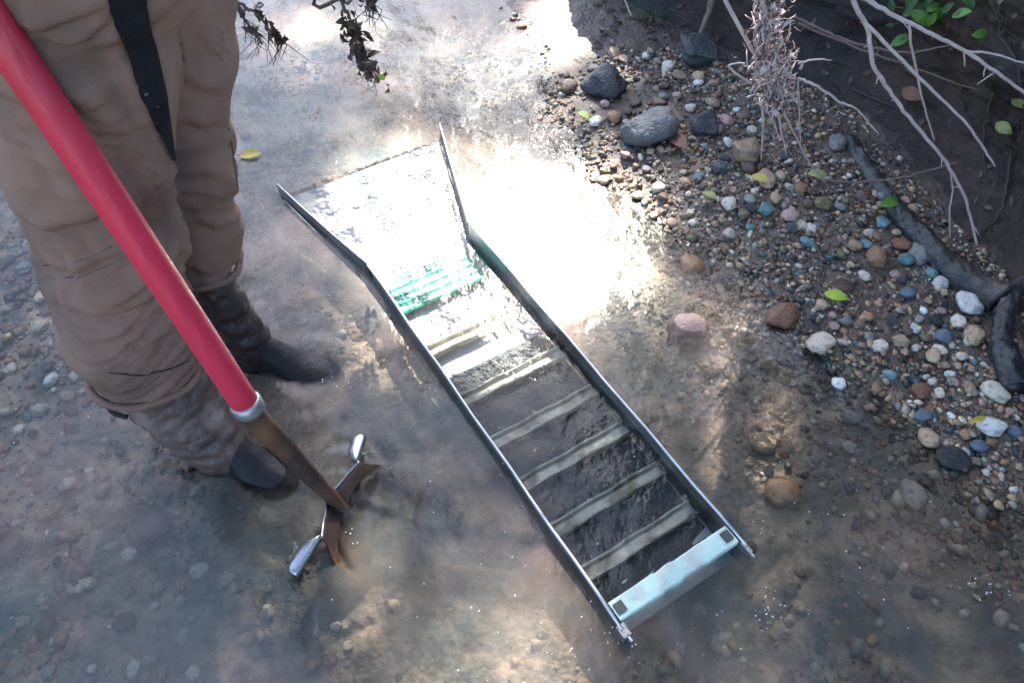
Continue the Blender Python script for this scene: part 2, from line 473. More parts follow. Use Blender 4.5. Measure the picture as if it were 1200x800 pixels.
def tree(base, crown_c, pts, size, label, r0):
    base = np.array(base, float)
    e = empty('overhanging_tree', base, label, 'tree', 'trees beside the stream')
    mid = (base * .55 + np.array(crown_c) * .45); mid[2] = crown_c[2] * .55
    pth = smooth_path([base - [0, 0, .15], base * .85 + mid * .15 + [0, 0, .5], mid, np.array(crown_c)], 7)
    V, F = tube(pth, lerp_r(r0, r0 * .2, len(pth), .8), 12, wob=.12)
    sel = rng.choice(len(pts), min(26, len(pts)), replace=False)
    for i in sel:
        k = rng.integers(len(pth) // 2, len(pth))
        q = pts[i]; m_ = (pth[k] + q) / 2 + rng.normal(size=3) * .25
        pp = smooth_path([pth[k], m_, q], 5)
        tube(pp, lerp_r(r0 * .26, r0 * .03, len(pp)), 6, V, F)
    child('trunk', V, F, bark, e, base)
    LV, LF = leaf_quads(pts, size)
    link('crown', fast_mesh('crown', LV - base, LF, False), leaf_mat, e)
    return e

def shade_points(n, x0, x1, y0, y1, s0, s1):
    x = rng.uniform(x0, x1, n); y = rng.uniform(y0, y1, n); s = rng.uniform(s0, s1, n)
    mm = sunmask(x, y)
    # the frame itself keeps its sun patches; further off the crown is clumpy
    clump = vnoise(x * 1.1, y * 1.1, 131) + .35 * vnoise(x * 3, y * 3, 133)
    keep = (rng.uniform(0, 1, n) > mm * 1.15) & ((clump > .42) | ((np.abs(x) < 1.9) & (y > -.2) & (y < 3.2)))
    P = np.stack([x, y, 0 * x], 1) + s[:, None] * L[None, :]
    return P[keep]
pA = shade_points(56000, -2.6, 3.0, -1.2, 4.2, 13.0, 16.5)
ri = pA[:, 0] > .55
tree((3.4, 9.0, 1.5), (1.5, 12.0, 9.8), pA[ri], .066, 'tall leafy tree leaning over the stream from the right bank', .26)
tree((-3.4, 10.5, .9), (-.9, 12.3, 9.9), pA[~ri], .066, 'tall leafy tree leaning over the stream from the left bank', .24)

def blob_pts(c, r, n):
    d = rng.normal(size=(n, 3)); d /= np.linalg.norm(d, axis=1)[:, None]
    p = np.array(c) + d * np.array(r) * (rng.uniform(.25, 1, n) ** .5)[:, None]
    k = vnoise(p[:, 0] * .9 + p[:, 2], p[:, 1] * .9 + p[:, 2] * .7, 151)
    return p[k > .38]
for base, c, r, lab in (((3.3, 2.6, 1.5), (2.1, 2.0, 4.1), (1.5, 1.9, 1.2), 'unseen low leafy tree added to shade the gravel bar and bank'),  # extra crown out of view, added to cut sky light on bar and bank
                        ((4.2, 1.6, 1.6), (3.4, 1.4, 5.6), (2.2, 2.6, 1.9), 'broad leafy tree on top of the right bank beside the log'),
                        ((4.5, -3.0, 1.6), (2.6, -3.0, 6.0), (2.8, 2.6, 1.8), 'broad leafy tree on the right bank behind the viewer'),
                        ((-4.4, -2.5, 1.0), (-3.4, -2.6, 6.0), (2.4, 2.4, 1.8), 'broad leafy tree on the left bank behind the viewer')):
    tree(base, c, blob_pts(c, r, 5200), .16, lab, .2)

# ================================================================== SLUICE BOX
alu = pmat('sluice_aluminium', (.36, .37, .37), (.22, .225, .22), 14, .42, .12, bump=.15, bscale=80, metal=.75, c3=(.16, .14, .11), s3=5, w3=(.5, .72))
alu_rim = pmat('sluice_bright_edge', (.62, .64, .65), (.5, .5, .5), 30, .3, bump=.05, metal=.7)
alu_fl = pmat('sluice_floor_metal', (.46, .48, .49), (.36, .38, .39), 9, .5, .1, bump=.1, bscale=60, metal=.1, c3=(.26, .25, .22), s3=6, w3=(.55, .75))
mint = pmat('mint_paint', (.40, .56, .48), (.46, .60, .53), 18, .5, bump=.35, bscale=50, c3=(.36, .33, .31), s3=11, w3=(.48, .62))
dark = pmat('rubber_mat', (.018, .028, .036), (.035, .046, .052), 16, .5, bump=.6, bscale=150, c3=(.07, .06, .048), s3=9, w3=(.55, .72))
teal = pmat('green_ribbed_mat', (.0, .30, .22), (.0, .25, .19), 25, .45, bump=.2, bscale=120)
sand = pmat('riffle_metal', (.56, .54, .45), (.44, .42, .34), 20, .5, bump=.3, bscale=80, metal=.1, c3=(.20, .18, .13), s3=14, w3=(.5, .62))
bolt = pmat('dark_bolt', (.03, .035, .035), (.05, .05, .05), 30, .5, bump=.2)
sb = empty('sluice_box', SB + UPZ * (ZF - .015), 'long open aluminium sluice box with cross riffles lying in the stream', 'sluice box')
base = SB + UPZ * (ZF - .015); base_sluice = base.copy()
def S(a, r, z): return SB + AX * a + RX * r + UPZ * z
def slope(a): return .012 * a           # floor rises a little towards the head
def wall(side):
    V, F = [], []
    prof_ = [(side * SW, ZF), (side * (SW + .0025), ZF), (side * (SW + .0025), ZR), (side * SW, ZR)]
    n = 14
    for i in range(n + 1):
        a = -.02 + (SL + .02) * i / n
        w = .0012 * math.sin(i * 1.7 + side)
        for r, z in prof_:
            V.append(S(a, r + w, z + slope(a)))
    for i in range(n):
        for k in range(4):
            F.append((i * 4 + k, i * 4 + (k + 1) % 4, i * 4 + 4 + (k + 1) % 4, i * 4 + 4 + k))
    F.append((3, 2, 1, 0)); F.append(tuple(n * 4 + k for k in range(4)))
    o = child('side_wall', V, F, alu, sb, base, False)
    V, F = [], []
    pth = [S(-.02 + (SL + .02) * i / n, side * (SW + .003) + .0012 * math.sin(i * 1.7 + side), ZR + slope(-.02 + (SL + .02) * i / n)) for i in range(n + 1)]
    tube(pth, .0034, 6, V, F)
    child('rim', V, F, alu_rim, o, base)
wall(-1); wall(1)
V, F = [], []
boxv(S(SL / 2, 0, ZF - .004 + slope(.5)), AX, RX, UPZ, SL / 2 + .015, SW - .001, .002, V, F)
child('floor_pan', V, F, alu_fl, sb, base, False)
V, F = [], []
nr = 60
for i in range(nr + 1):
    a = .01 + .64 * i / nr
    for k in range(9):
        r = -SW + .004 + (2 * SW - .008) * k / 8
        V.append(S(a, r, ZF + .003 + slope(a) + .0015 * random.random()))
for i in range(nr):
    for k in range(8):
        F.append((i * 9 + k, i * 9 + k + 1, i * 9 + 10 + k, i * 9 + 9 + k))
child('rubber_mat', V, F, dark, sb, base)

# riffles: pressed strips with two lips and a hollow between
def axis_pos(u, v, z):
    p = PZ(u, v, z) - SB
    return float(p @ AX)
rif = [axis_pos(u, v, ZF + .022) for u, v in ((745, 635), (713, 583), (674, 533), (640, 487), (598, 442), (552, 390), (535, 366))]
for i, a in enumerate(rif[:6]):
    V, F = [], []
    pr = [(-.017, .004), (-.0165, .021), (-.013, .022), (-.011, .013), (.008, .012), (.012, .021), (.016, .022), (.018, .006)]
    n = 18
    for j in range(n + 1):
        r = -SW + .003 + (2 * SW - .006) * j / n
        w = .0012 * math.sin(j * .9 + i * 2)
        for (da, z) in pr:
            V.append(S(a + da + w, r, ZF + slope(a) + z + .0008 * random.random()))
    q = len(pr)
    for j in range(n):
        for k in range(q - 1):
            F.append((j * q + k, j * q + k + 1, (j + 1) * q + k + 1, (j + 1) * q + k))
    child('riffle', V, F, sand, sb, base, False)
# green ribbed mat near the head
a0, a1 = axis_pos(530, 350, ZF), axis_pos(510, 308, ZF)
V, F = [], []
n = 60
for i in range(n + 1):
    a = a0 + (a1 - a0) * i / n
    z = ZF + .010 + slope(a) + .004 * max(0, math.sin(i / n * math.pi * 10))
    for k in range(5):
        V.append(S(a, -SW + .004 + (2 * SW - .008) * k / 4, z))
for i in range(n):
    for k in range(4):
        F.append((i * 5 + k, i * 5 + k + 1, i * 5 + 6 + k, i * 5 + 5 + k))
child('ribbed_mat', V, F, teal, sb, base)
# flared head: floor plate and two tapering wings
FLn = .42
tipL = PZ(325, 215, ZR + .012); tipR = PZ(515, 145, ZR + .012)
def wing(side, tip):
    V, F = [], []
    hinge = S(SL + .002, side * (SW + .001), 0)
    n = 12
    for i in range(n + 1):
        t = i / n
        c = hinge * (1 - t) + np.array([tip[0], tip[1], 0]) * t
        zt = (ZR + slope(1) + .003) * (1 - t) + tip[2] * t - .006 * math.sin(t * math.pi)
        zb = ZF * (1 - t) + (ZF + .045) * t
        zb = min(zb, zt - .004)
        nrm = RX * side
        for off in (0, .0025):
            V.append(c + nrm * off + UPZ * zb); V.append(c + nrm * off + UPZ * zt)
    for i in range(n):
        o = i * 4
        F += [(o, o + 1, o + 5, o + 4), (o + 2, o + 6, o + 7, o + 3), (o + 1, o + 3, o + 7, o + 5), (o, o + 4, o + 6, o + 2)]
    F += [(0, 2, 3, 1), (n * 4, n * 4 + 1, n * 4 + 3, n * 4 + 2)]
    o_ = child('flare_wing', V, F, alu, sb, base, False)
    V, F = [], []
    boxv(hinge + UPZ * (ZR - .018) + RX * side * .004, AX, RX, UPZ, .012, .003, .018, V, F)
    child('hinge_tab', V, F, bolt, o_, base, False)
wing(-1, tipL); wing(1, tipR)
V, F = [], []
n = 10
for i in range(n + 1):
    t = i / n
    for k in range(9):
        q = k / 8
        l = S(SL, -SW, 0) * (1 - t) + np.array([tipL[0], tipL[1], 0]) * t
        r = S(SL, SW, 0) * (1 - t) + np.array([tipR[0], tipR[1], 0]) * t
        p = l * (1 - q) + r * q
        V.append(p + UPZ * (ZF + .008 + .016 * t))
for i in range(n):
    for k in range(8):
        F.append((i * 9 + k, i * 9 + k + 1, i * 9 + 10 + k, i * 9 + 9 + k))
child('flare_floor', V, F, alu_fl, sb, base)
# cross bars: one at the head joint, the mint green one over the tail with a notch plate at each end
V, F = [], []
boxv(S(SL - .012, 0, ZF + .022), AX, RX, UPZ, .020, SW - .003, .002, V, F)
child('head_strip', V, F, pmat('blue_grey_strip', (.30, .34, .42), (.38, .42, .5), 12, .4, bump=.1), sb, base, False)
V, F = [], []
n = 26
for j in range(n + 1):
    r = -SW + .003 + (2 * SW - .006) * j / n
    rag = .0045 * (random.random() - .5) * math.exp(-((j - 13) / 6) ** 2)
    wA, wB = -.019 - rag, .019 + rag * .8
    for (da, z) in ((wA, ZR - .016), (wA, ZR - .002), (wA + .003, ZR), (wB - .003, ZR), (wB, ZR - .002), (wB, ZR - .016)):
        V.append(S(.012 + da, r, z))
for j in range(n):
    for k in range(6):
        F.append((j * 6 + k, j * 6 + (k + 1) % 6, j * 6 + 6 + (k + 1) % 6, j * 6 + 6 + k))
F.append(tuple(range(5, -1, -1))); F.append(tuple(n * 6 + k for k in range(6)))
bar = child('tail_bar', V, F, mint, sb, base, False)
for s in (-1, 1):
    V, F = [], []
    boxv(S(.013, s * (SW - .016), ZR + .0012), AX, RX, UPZ, .010, .009, .0025, V, F)
    child('notch_plate', V, F, bolt, bar, base, False)
    V, F = [], []
    boxv(S(-.022, s * (SW + .002), ZR - .012), AX, RX, UPZ, .012, .008 if s < 0 else .004, .012, V, F)
    child('corner_bracket', V, F, alu, sb, base, False)
    V, F = [], []
    boxv(S(-.038, s * (SW + .001), ZR - .004), AX, RX, UPZ, .006, .0018, .004, V, F)
    child('pull_pin', V, F, alu_rim, sb, base, False)

# ================================================================== SHOVEL
red = pmat('red_fibreglass', (.60, .030, .065), (.50, .022, .05), 10, .42, .08, bump=.25, bscale=90, stretch=(1, 1, .15), c3=(.34, .02, .035), s3=9, w3=(.5, .72))
steel = pmat('worn_steel', (.55, .55, .56), (.35, .34, .33), 25, .32, bump=.1, metal=.9)
rust = pmat('muddy_blade_steel', (.085, .05, .036), (.04, .03, .027), 16, .45, .12, bump=.3, bscale=60, metal=.35, c3=(.30, .13, .06), s3=6, w3=(.45, .7))
ring = pmat('collar_steel', (.42, .42, .43), (.28, .28, .28), 30, .4, bump=.1, metal=.8)
K0 = PZ(388, 583, .030)                 # throat of the blade
Cc = PD(290, 476, 1.21)                 # collar
T1 = PD(45, 107, .84)
hd = (T1 - Cc) / np.linalg.norm(T1 - Cc)
TOP = Cc + hd * 1.02
wv = np.array([.287, .958, 0]); wv /= np.linalg.norm(wv)       # across the blade
dd = np.array([.42, -.12, -.90]); dd -= wv * (dd @ wv); dd /= np.linalg.norm(dd)   # down the blade
nv = np.cross(wv, dd); nv /= np.linalg.norm(nv)
if nv[0] < 0: nv = -nv                                          # hollow side, away from the person
sv = empty('shovel', (K0[0], K0[1], -.10), 'round point shovel with red handle standing in the water beside the boots', 'shovel')
sbase = np.array(sv.location)
V, F = [], []
pth = [Cc - hd * .006 + hd * (1.03 * i / 24) for i in range(25)]
tube(pth, [.0225] * 23 + [.021, .015], 20, V, F)
child('handle', V, F, red, sv, sbase)
V, F = [], []
tube([Cc - hd * .012, Cc - hd * .008, Cc + hd * .010, Cc + hd * .013], [.0232, .0262, .0262, .0236], 20, V, F)
child('collar', V, F, ring, sv, sbase)
V, F = [], []
pth = smooth_path([Cc + hd * .004, Cc - hd * .03, Cc * .62 + K0 * .38 - hd * .010, Cc * .3 + K0 * .7 - hd * .008, K0 + UPZ * .006, K0 + dd * .05], 6)
tube(pth, lerp_r(.0238, .012, len(pth), 1.0), 14, V, F, flat=1.0)
child('socket', V, F, rust, sv, sbase)
BW = .084
V, F = [], []
NU, NV = 24, 20
def blade(u, v, off=0.0):
    sm_ = min(1, v / .22); wd = (BW + .026 * sm_ * sm_ * (3 - 2 * sm_)) * (1.0 if v < .45 else math.sqrt(max(0.0, 1 - ((v - .45) / .56) ** 2)))
    cen = .013 * math.exp(-(u / .22) ** 2) * max(0, 1 - v * 1.6)
    top = .012 * (1 - abs(u)) if v == 0 else 0
    return K0 + wv * (u * wd) + dd * (v * .27 - top * 0) + nv * (.026 * (abs(u) ** 1.7) - cen + .02 * math.sin(v * 2.6) + off)
for off in (0, -.0022):
    for i in range(NU + 1):
        for j in range(NV + 1):
            V.append(blade(-1 + 2 * i / NU, j / NV, off))
h = (NU + 1) * (NV + 1)
for i in range(NU):
    for j in range(NV):
        a = i * (NV + 1) + j
        F.append((a, a + NV + 1, a + NV + 2, a + 1)); F.append((h + a, h + a + 1, h + a + NV + 2, h + a + NV + 1))
    a = i * (NV + 1)
    F.append((a, h + a, h + a + NV + 1, a + NV + 1))
child('blade', V, F, rust, sv, sbase)
V, F = [], []
tube([blade(-1 + 2 * i / 30, 0) for i in range(31)], .0022, 6, V, F)
child('blade_edge', V, F, steel, sv, sbase)
for s, e in ((1, (-.298, .800)), (-1, (-.386, .508))):
    V, F = [], []
    pin = blade(s * .97, 0); pout = np.array([e[0], e[1], .034])
    dirv = (pout - pin); ln = np.linalg.norm(dirv); dirv /= ln
    side = np.cross(UPZ, dirv); side /= np.linalg.norm(side)
    if side[0] > 0: side = -side
    n = 9
    for i in range(n + 1):
        t = i / n
        c = pin * (1 - t) + pout * t + UPZ * .004
        wd = .027 * min(1, t * 3 + .15) * (1 if t < .93 else .75)
        for q, (o1, z1) in enumerate(((0.0, -.012), (.0, -.002), (.004, .002), (wd * .6, .003), (wd, -.003), (wd, -.005), (.004, -.001), (.003, -.012))):
            V.append(c + side * o1 + UPZ * z1)
    for i in range(n):
        for k in range(8):
            F.append((i * 8 + k, i * 8 + (k + 1) % 8, i * 8 + 8 + (k + 1) % 8, i * 8 + 8 + k))
    F.append(tuple(range(7, -1, -1))); F.append(tuple(n * 8 + k for k in range(8)))
    child('foot_step', V, F, steel, sv, sbase)

# ================================================================== PERSON
def evaluated(V, F, voxel, smooth_it=4):
    o = bpy.data.objects.new('tmp', make_mesh('tmp', V, F)); COL.objects.link(o)
    rm = o.modifiers.new('r', 'REMESH'); rm.mode = 'VOXEL'; rm.voxel_size = voxel; rm.use_smooth_shade = True
    sm = o.modifiers.new('s', 'SMOOTH'); sm.factor = .5; sm.iterations = smooth_it
    dg = bpy.context.evaluated_depsgraph_get(); ev = o.evaluated_get(dg)
    me_ = bpy.data.meshes.new_from_object(ev, depsgraph=dg)
    bpy.data.objects.remove(o)
    return me_

def limb(P, R, V, F, seg=16, n=5):
    pp = smooth_path([np.append(np.array(p, float), r) for p, r in zip(P, R)], n)
    pts = [q[:3] for q in pp]; rr = [q[3] for q in pp]
    # rounded ends
    d0 = pts[0] - pts[1]; d0 /= np.linalg.norm(d0) + 1e-9; d1 = pts[-1] - pts[-2]; d1 /= np.linalg.norm(d1) + 1e-9
    pts = [pts[0] + d0 * rr[0] * .7, pts[0] + d0 * rr[0] * .4] + pts + [pts[-1] + d1 * rr[-1] * .4, pts[-1] + d1 * rr[-1] * .7]
    rr = [rr[0] * .35, rr[0] * .82] + rr + [rr[-1] * .82, rr[-1] * .35]
    tube(pts, rr, seg, V, F)

def rings(sections, V, F, seg=28):       # sections: centre, half x, half y  (horizontal rings)
    base_ = len(V)
    for c, hx, hy in sections:
        for k in range(seg):
            th = 2 * math.pi * k / seg
            V.append(np.array(c) + np.array([hx * math.cos(th), hy * math.sin(th), 0]))
    for i in range(len(sections) - 1):
        for k in range(seg):
            k2 = (k + 1) % seg
            F.append((base_ + i * seg + k, base_ + i * seg + k2, base_ + (i + 1) * seg + k2, base_ + (i + 1) * seg + k))
    F.append(tuple(base_ + k for k in reversed(range(seg)))); F.append(tuple(base_ + (len(sections) - 1) * seg + k for k in range(seg)))

PB = np.array([-.55, .93, -.10])
# --- body
hand_c = Cc + hd * .86                    # right hand closes on the handle here
V, F = [], []
rings([((-.51, .95, .84), .07, .10), ((-.495, .95, .95), .10, .15), ((-.475, .95, 1.08), .10, .145), ((-.45, .95, 1.22), .115, .165),
       ((-.43, .95, 1.34), .12, .185), ((-.415, .95, 1.42), .09, .165), ((-.405, .95, 1.46), .055, .08)], V, F)
limb([(-.405, .95, 1.44), (-.39, .95, 1.54)], [.058, .055], V, F)
rings([((-.375, .95, 1.50), .045, .045), ((-.365, .95, 1.535), .075, .060), ((-.36, .95, 1.58), .092, .070), ((-.36, .95, 1.64), .098, .077), ((-.365, .95, 1.69), .092, .075),
       ((-.37, .95, 1.725), .066, .058), ((-.375, .95, 1.742), .03, .026)], V, F)
limb([(-.262, .95, 1.655), (-.248, .95, 1.625), (-.245, .95, 1.615)], [.010, .014, .013], V, F, 8)      # nose
limb([(-.272, .925, 1.575), (-.264, .95, 1.577), (-.272, .975, 1.575)], [.007, .009, .007], V, F, 8)     # lips
for s in (-1, 1):
    limb([(-.375, .95 + s * .078, 1.655), (-.38, .95 + s * .085, 1.63), (-.37, .95 + s * .078, 1.605)], [.014, .015, .010], V, F, 8)   # ear
    limb([(-.272, .95 + s * .012, 1.672), (-.27, .95 + s * .035, 1.676), (-.285, .95 + s * .055, 1.670)], [.007, .009, .006], V, F, 8)  # brow
# arms
e1 = hd
sideh = np.cross(e1, np.array([0, 1.0, 0])); sideh /= np.linalg.norm(sideh)
toshoulder = np.array([-.42, .78, 1.38]) - hand_c
wristR = hand_c + np.array([-.035, -.05, .03])
limb([(-.42, .79, 1.39), (-.52, .70, 1.27), (-.63, .66, 1.19)], [.062, .050, .042], V, F)
limb([(-.63, .66, 1.19), (-.64, .69, 1.18), tuple(wristR)], [.043, .040, .028], V, F)
limb([(-.42, 1.11, 1.39), (-.47, 1.19, 1.25), (-.50, 1.22, 1.14)], [.062, .050, .042], V, F)
wristL = np.array([-.36, 1.16, 1.01])
limb([(-.50, 1.22, 1.14), (-.45, 1.20, 1.08), tuple(wristL)], [.043, .040, .028], V, F)
# right hand: palm behind the handle, four fingers and a thumb wrapped round it
pa = wristR - hand_c; pa -= e1 * (pa @ e1); pa /= np.linalg.norm(pa); pb = np.cross(e1, pa)
R_ = .0225 + .010
limb([tuple(wristR), tuple(hand_c + pa * (R_ + .012) + e1 * .0)], [.028, .030], V, F, 12)
for k, (dz, ln, r) in enumerate(((.034, 3.6, .0095), (.012, 4.0, .0098), (-.011, 3.8, .0095), (-.033, 3.2, .0085))):
    P = []
    for q in range(7):
        th = ln * q / 6
        P.append(hand_c + e1 * dz + (pa * math.cos(th) + pb * math.sin(th)) * R_)
    limb(P, [r] * 7, V, F, 8, 2)
P = [hand_c + e1 * (.036 + .012 * math.sin(q)) + (pa * math.cos(-.5 * q) + pb * math.sin(-.5 * q)) * (R_ + .004) for q in range(5)]
limb(P, [.013, .012, .0115, .011, .010], V, F, 8, 2)
# left hand resting, slightly curled
fw = np.array([.55, -.25, -.75]); fw /= np.linalg.norm(fw); fs = np.cross(fw, UPZ); fs /= np.linalg.norm(fs); fu = np.cross(fs, fw)
limb([tuple(wristL), tuple(wristL + fw * .05), tuple(wristL + fw * .085)], [.027, .033, .030], V, F, 12)
for k, (o1, ln, r) in enumerate(((.030, .070, .0092), (.010, .080, .0095), (-.010, .074, .0092), (-.030, .058, .0082))):
    b0 = wristL + fw * .09 + fs * o1
    P = [b0, b0 + fw * ln * .45 - fu * .006, b0 + fw * ln * .75 - fu * .020, b0 + fw * ln * .85 - fu * .038]
    limb(P, [r, r, r * .95, r * .85], V, F, 8, 2)
b0 = wristL + fw * .03 + fs * .030
limb([b0, b0 + fs * .025 + fw * .02 - fu * .01, b0 + fs * .03 + fw * .05 - fu * .02], [.013, .0115, .0095], V, F, 8, 2)
# legs under the trousers
limb([(-.53, .87, .85), (-.632, .85, .55), (-.68, .84, .28), (-.615, .79, .03)], [.075, .06, .05, .038], V, F)
limb([(-.48, 1.04, .85), (-.572, 1.05, .51), (-.612, 1.04, .28), (-.59, 1.035, .05)], [.07, .055, .045, .036], V, F)
body_me = evaluated([v - PB for v in V], F, .007, 5)
skin = pmat('skin', (.45, .26, .18), (.38, .21, .15), 20, .55, bump=.1, bscale=200)
body_me.materials.clear()
person = tag(link('person', body_me, skin, None, PB), 'person in brown work trousers and muddy black boots standing in the stream', 'person')
def pchild(name, me_, mat):
    me_.materials.clear(); me_.materials.append(mat)
    return link(name, me_, None, person)
# --- shirt, hair, cap, eyes (above the frame)
V, F = [], []
rings([((-.48, .95, 1.01), .14, .19), ((-.475, .95, 1.08), .122, .167), ((-.45, .95, 1.22), .133, .183),
       ((-.43, .95, 1.34), .135, .20), ((-.415, .95, 1.415), .10, .175), ((-.405, .95, 1.455), .068, .085)], V, F)
limb([(-.42, .79, 1.385), (-.52, .70, 1.27), (-.60, .665, 1.21)], [.076, .064, .060], V, F)
limb([(-.42, 1.11, 1.385), (-.47, 1.19, 1.25), (-.49, 1.215, 1.17)], [.076, .064, .060], V, F)
pchild('shirt', evaluated([v - PB for v in V], F, .009, 6), pmat('grey_shirt', (.12, .13, .14), (.16, .17, .18), 14, .9, bump=.3, bscale=150))
V, F = [], []
rings([((-.395, .95, 1.63), .088, .086), ((-.378, .95, 1.68), .108, .089), ((-.375, .95, 1.72), .088, .076), ((-.378, .95, 1.75), .045, .04)], V, F)
pchild('hair', evaluated([v - PB for v in V], F, .008, 3), pmat('brown_hair', (.05, .03, .02), (.09, .055, .035), 60, .7, bump=.8, bscale=160))
for s in (-1, 1):
    V, F = [], []
    rings([((-.281, .95 + s * .032, 1.6405), .002, .003), ((-.279, .95 + s * .032, 1.645), .010, .011), ((-.281, .95 + s * .032, 1.6495), .002, .003)], V, F, 12)
    child('eye', V, F, pmat('eye_white', (.6, .6, .58), (.05, .04, .03), 60, .2, bump=0), person, PB)

# --- trousers
RL = [((-.550, .905, .93), .124), ((-.566, .900, .847), .126), ((-.602, .892, .70), .121), ((-.636, .880, .56), .109), ((-.664, .862, .42), .112),
      ((-.678, .848, .31), .111), ((-.688, .842, .25), .104), ((-.690, .838, .215), .099)]
LL = [((-.490, 1.03, .93), .106), ((-.505, 1.05, .80), .098), ((-.538, 1.05, .66), .090), ((-.572, 1.05, .51), .084), ((-.600, 1.046, .38), .082), ((-.614, 1.04, .32), .080), ((-.617, 1.04, .298), .079)]
V, F = [], []
for Lg in (RL, LL):
    pp = smooth_path([np.append(np.array(p), r) for p, r in Lg], 5)
    tube([q[:3] for q in pp], [q[3] for q in pp], 26, V, F)
rings([((-.518, .95, .85), .105, .13), ((-.508, .95, .93), .128, .178), ((-.495, .95, 1.0), .13, .182), ((-.485, .95, 1.045), .122, .175)], V, F)
tm = evaluated(V, F, .0065, 3)
nvt = len(tm.vertices); co = np.empty(nvt * 3, np.float32); tm.vertices.foreach_get('co', co); co = co.reshape(-1, 3).astype(float)
no = np.empty(nvt * 3, np.float32); tm.vertices.foreach_get('normal', no); no = no.reshape(-1, 3)
def folds(co):
    d = np.zeros(len(co))
    for i, p in enumerate(co):
        x, y, z = p
        v = Vector((x * 7, y * 7, z * 9 + 2.0 * x))
        a = mnoise.noise(v)
        b_ = mnoise.noise(Vector((x * 5 + y * 3, y * 5, z * 24 + 10 * x + 6 * mnoise.noise(Vector((x * 4, y * 4, z * 4))))))
        kn = .45 + .9 * math.exp(-((z - .50) / .13) ** 2) + .8 * math.exp(-((z - .26) / .07) ** 2) + .8 * math.exp(-((z - .88) / .08) ** 2)
        b2 = abs(b_)
        d[i] =   .015 * a + kn * (.015 * (b2 - .25)) + .0025 * mnoise.noise(Vector((x * 28, y * 28, z * 34)))
    return d
bvh_0 = BVHTree.FromPolygons([tuple(v) for v in co], [tuple(p.vertices) for p in tm.polygons])
crease = np.zeros(len(co))
for px, dep_, wid in (([(10, 250), (60, 272), (110, 266), (150, 245)], 1.0, .010), ([(35, 315), (85, 324), (150, 298)], .7, .008), ([(70, 362), (110, 378), (150, 372), (195, 345)], 1.1, .010),
                 ([(205, 300), (232, 330), (252, 372)], .8, .010), ([(150, 195), (172, 235), (192, 290)], .9, .012), ([(60, 110), (100, 160), (120, 215)], .8, .014), ([(110, 60), (150, 120), (185, 182)], .9, .014),
                 ([(120, 400), (170, 410), (225, 395)], .7, .010), ([(205, 90), (230, 110), (262, 118)], .9, .011), ([(212, 150), (240, 162), (278, 150)], 1.0, .010), ([(208, 215), (235, 208), (275, 222)], .8, .010),
                 ([(222, 255), (250, 278), (280, 272)], .9, .009), ([(225, 20), (240, 70), (245, 130)], 1.0, .014), ([(20, 170), (55, 205), (80, 235)], .8, .012), ([(40, 30), (80, 25), (122, 10)], 1.0, .006), ([(48, 48), (95, 40), (135, 22)], .8, .006)):
    P = []
    for i in range(len(px) - 1):
        for k in range(7):
            t = k / 7; d_ = Vector(ray(px[i][0] * (1 - t) + px[i + 1][0] * t, px[i][1] * (1 - t) + px[i + 1][1] * t)).normalized()
            h_ = bvh_0.ray_cast(Vector((0, 0, CAM_H)), d_)
            if h_[0] is not None: P.append(np.array(h_[0]))
    if len(P) < 3: continue
    P = np.array(P); dst = np.full(len(co), 9.0); up_ = np.zeros(len(co)); fade = np.ones(len(co))
    for k, p in enumerate(P):
        dk = np.linalg.norm(co - p, axis=1); m_ = dk < dst
        dst[m_] = dk[m_]; up_[m_] = (co[m_, 2] - p[2]); fade[m_] = math.sin(math.pi * (k + .6) / (len(P) + .2)) ** .6
    crease += fade * dep_ * (-.010 * np.exp(-(dst / wid) ** 2) + .007 * np.exp(-((dst - wid * 2.2) / (wid * 1.3)) ** 2) * (up_ > 0))
co = co + no * (folds(co) + crease)[:, None]
bvh_t = BVHTree.FromPolygons([tuple(v) for v in co], [tuple(p.vertices) for p in tm.polygons])
tm.vertices.foreach_set('co', (co - PB).astype(np.float32).ravel()); tm.update()
cloth = pmat('brown_work_cloth', (.255, .155, .114), (.195, .118, .087), 5, .92, bump=.25, bscale=260, spec=.2, c3=(.10, .068, .054), s3=5, w3=(.52, .75))
trousers = pchild('trousers', tm, cloth)
seam_m = pmat('seam_dark', (.03, .022, .018), (.045, .034, .028), 40, .95, bump=.2)
seam_l = pmat('seam_light', (.20, .15, .12), (.16, .12, .10), 40, .95, bump=.2)
def on_cloth(u, v, off=0.0):
    d = Vector(ray(u, v)).normalized()
    h_ = bvh_t.ray_cast(Vector((0, 0, CAM_H)), d)
    if h_[0] is None: return None
    return np.array(h_[0]) + np.array(h_[1]) * off * (1 if h_[1].dot(d) < 0 else -1)
def seam(name, px, r, mat, off=.0):
    P = []
    for i in range(len(px) - 1):
        for k in range(6):
            t = k / 6
            q = on_cloth(px[i][0] * (1 - t) + px[i + 1][0] * t, px[i][1] * (1 - t) + px[i + 1][1] * t, off)
            if q is not None: P.append(q)
    if len(P) < 3: return
    P = smooth_path(P[::2], 2)
    V, F = tube(P, r, 6)
    child(name, V, F, mat, trousers, PB)
for px, r, mt in (([(40, 312), (75, 312), (110, 300), (140, 282)], .0012, seam_l), ([(45, 325), (90, 326), (130, 310), (160, 292)], .0011, seam_l),
                  ([(128, 436), (165, 440), (200, 432), (232, 417)], .0013, seam_m), ([(268, 150), (276, 205), (281, 250)], .0010, seam_m)):
    seam('seam', px, r, mt, .0012)
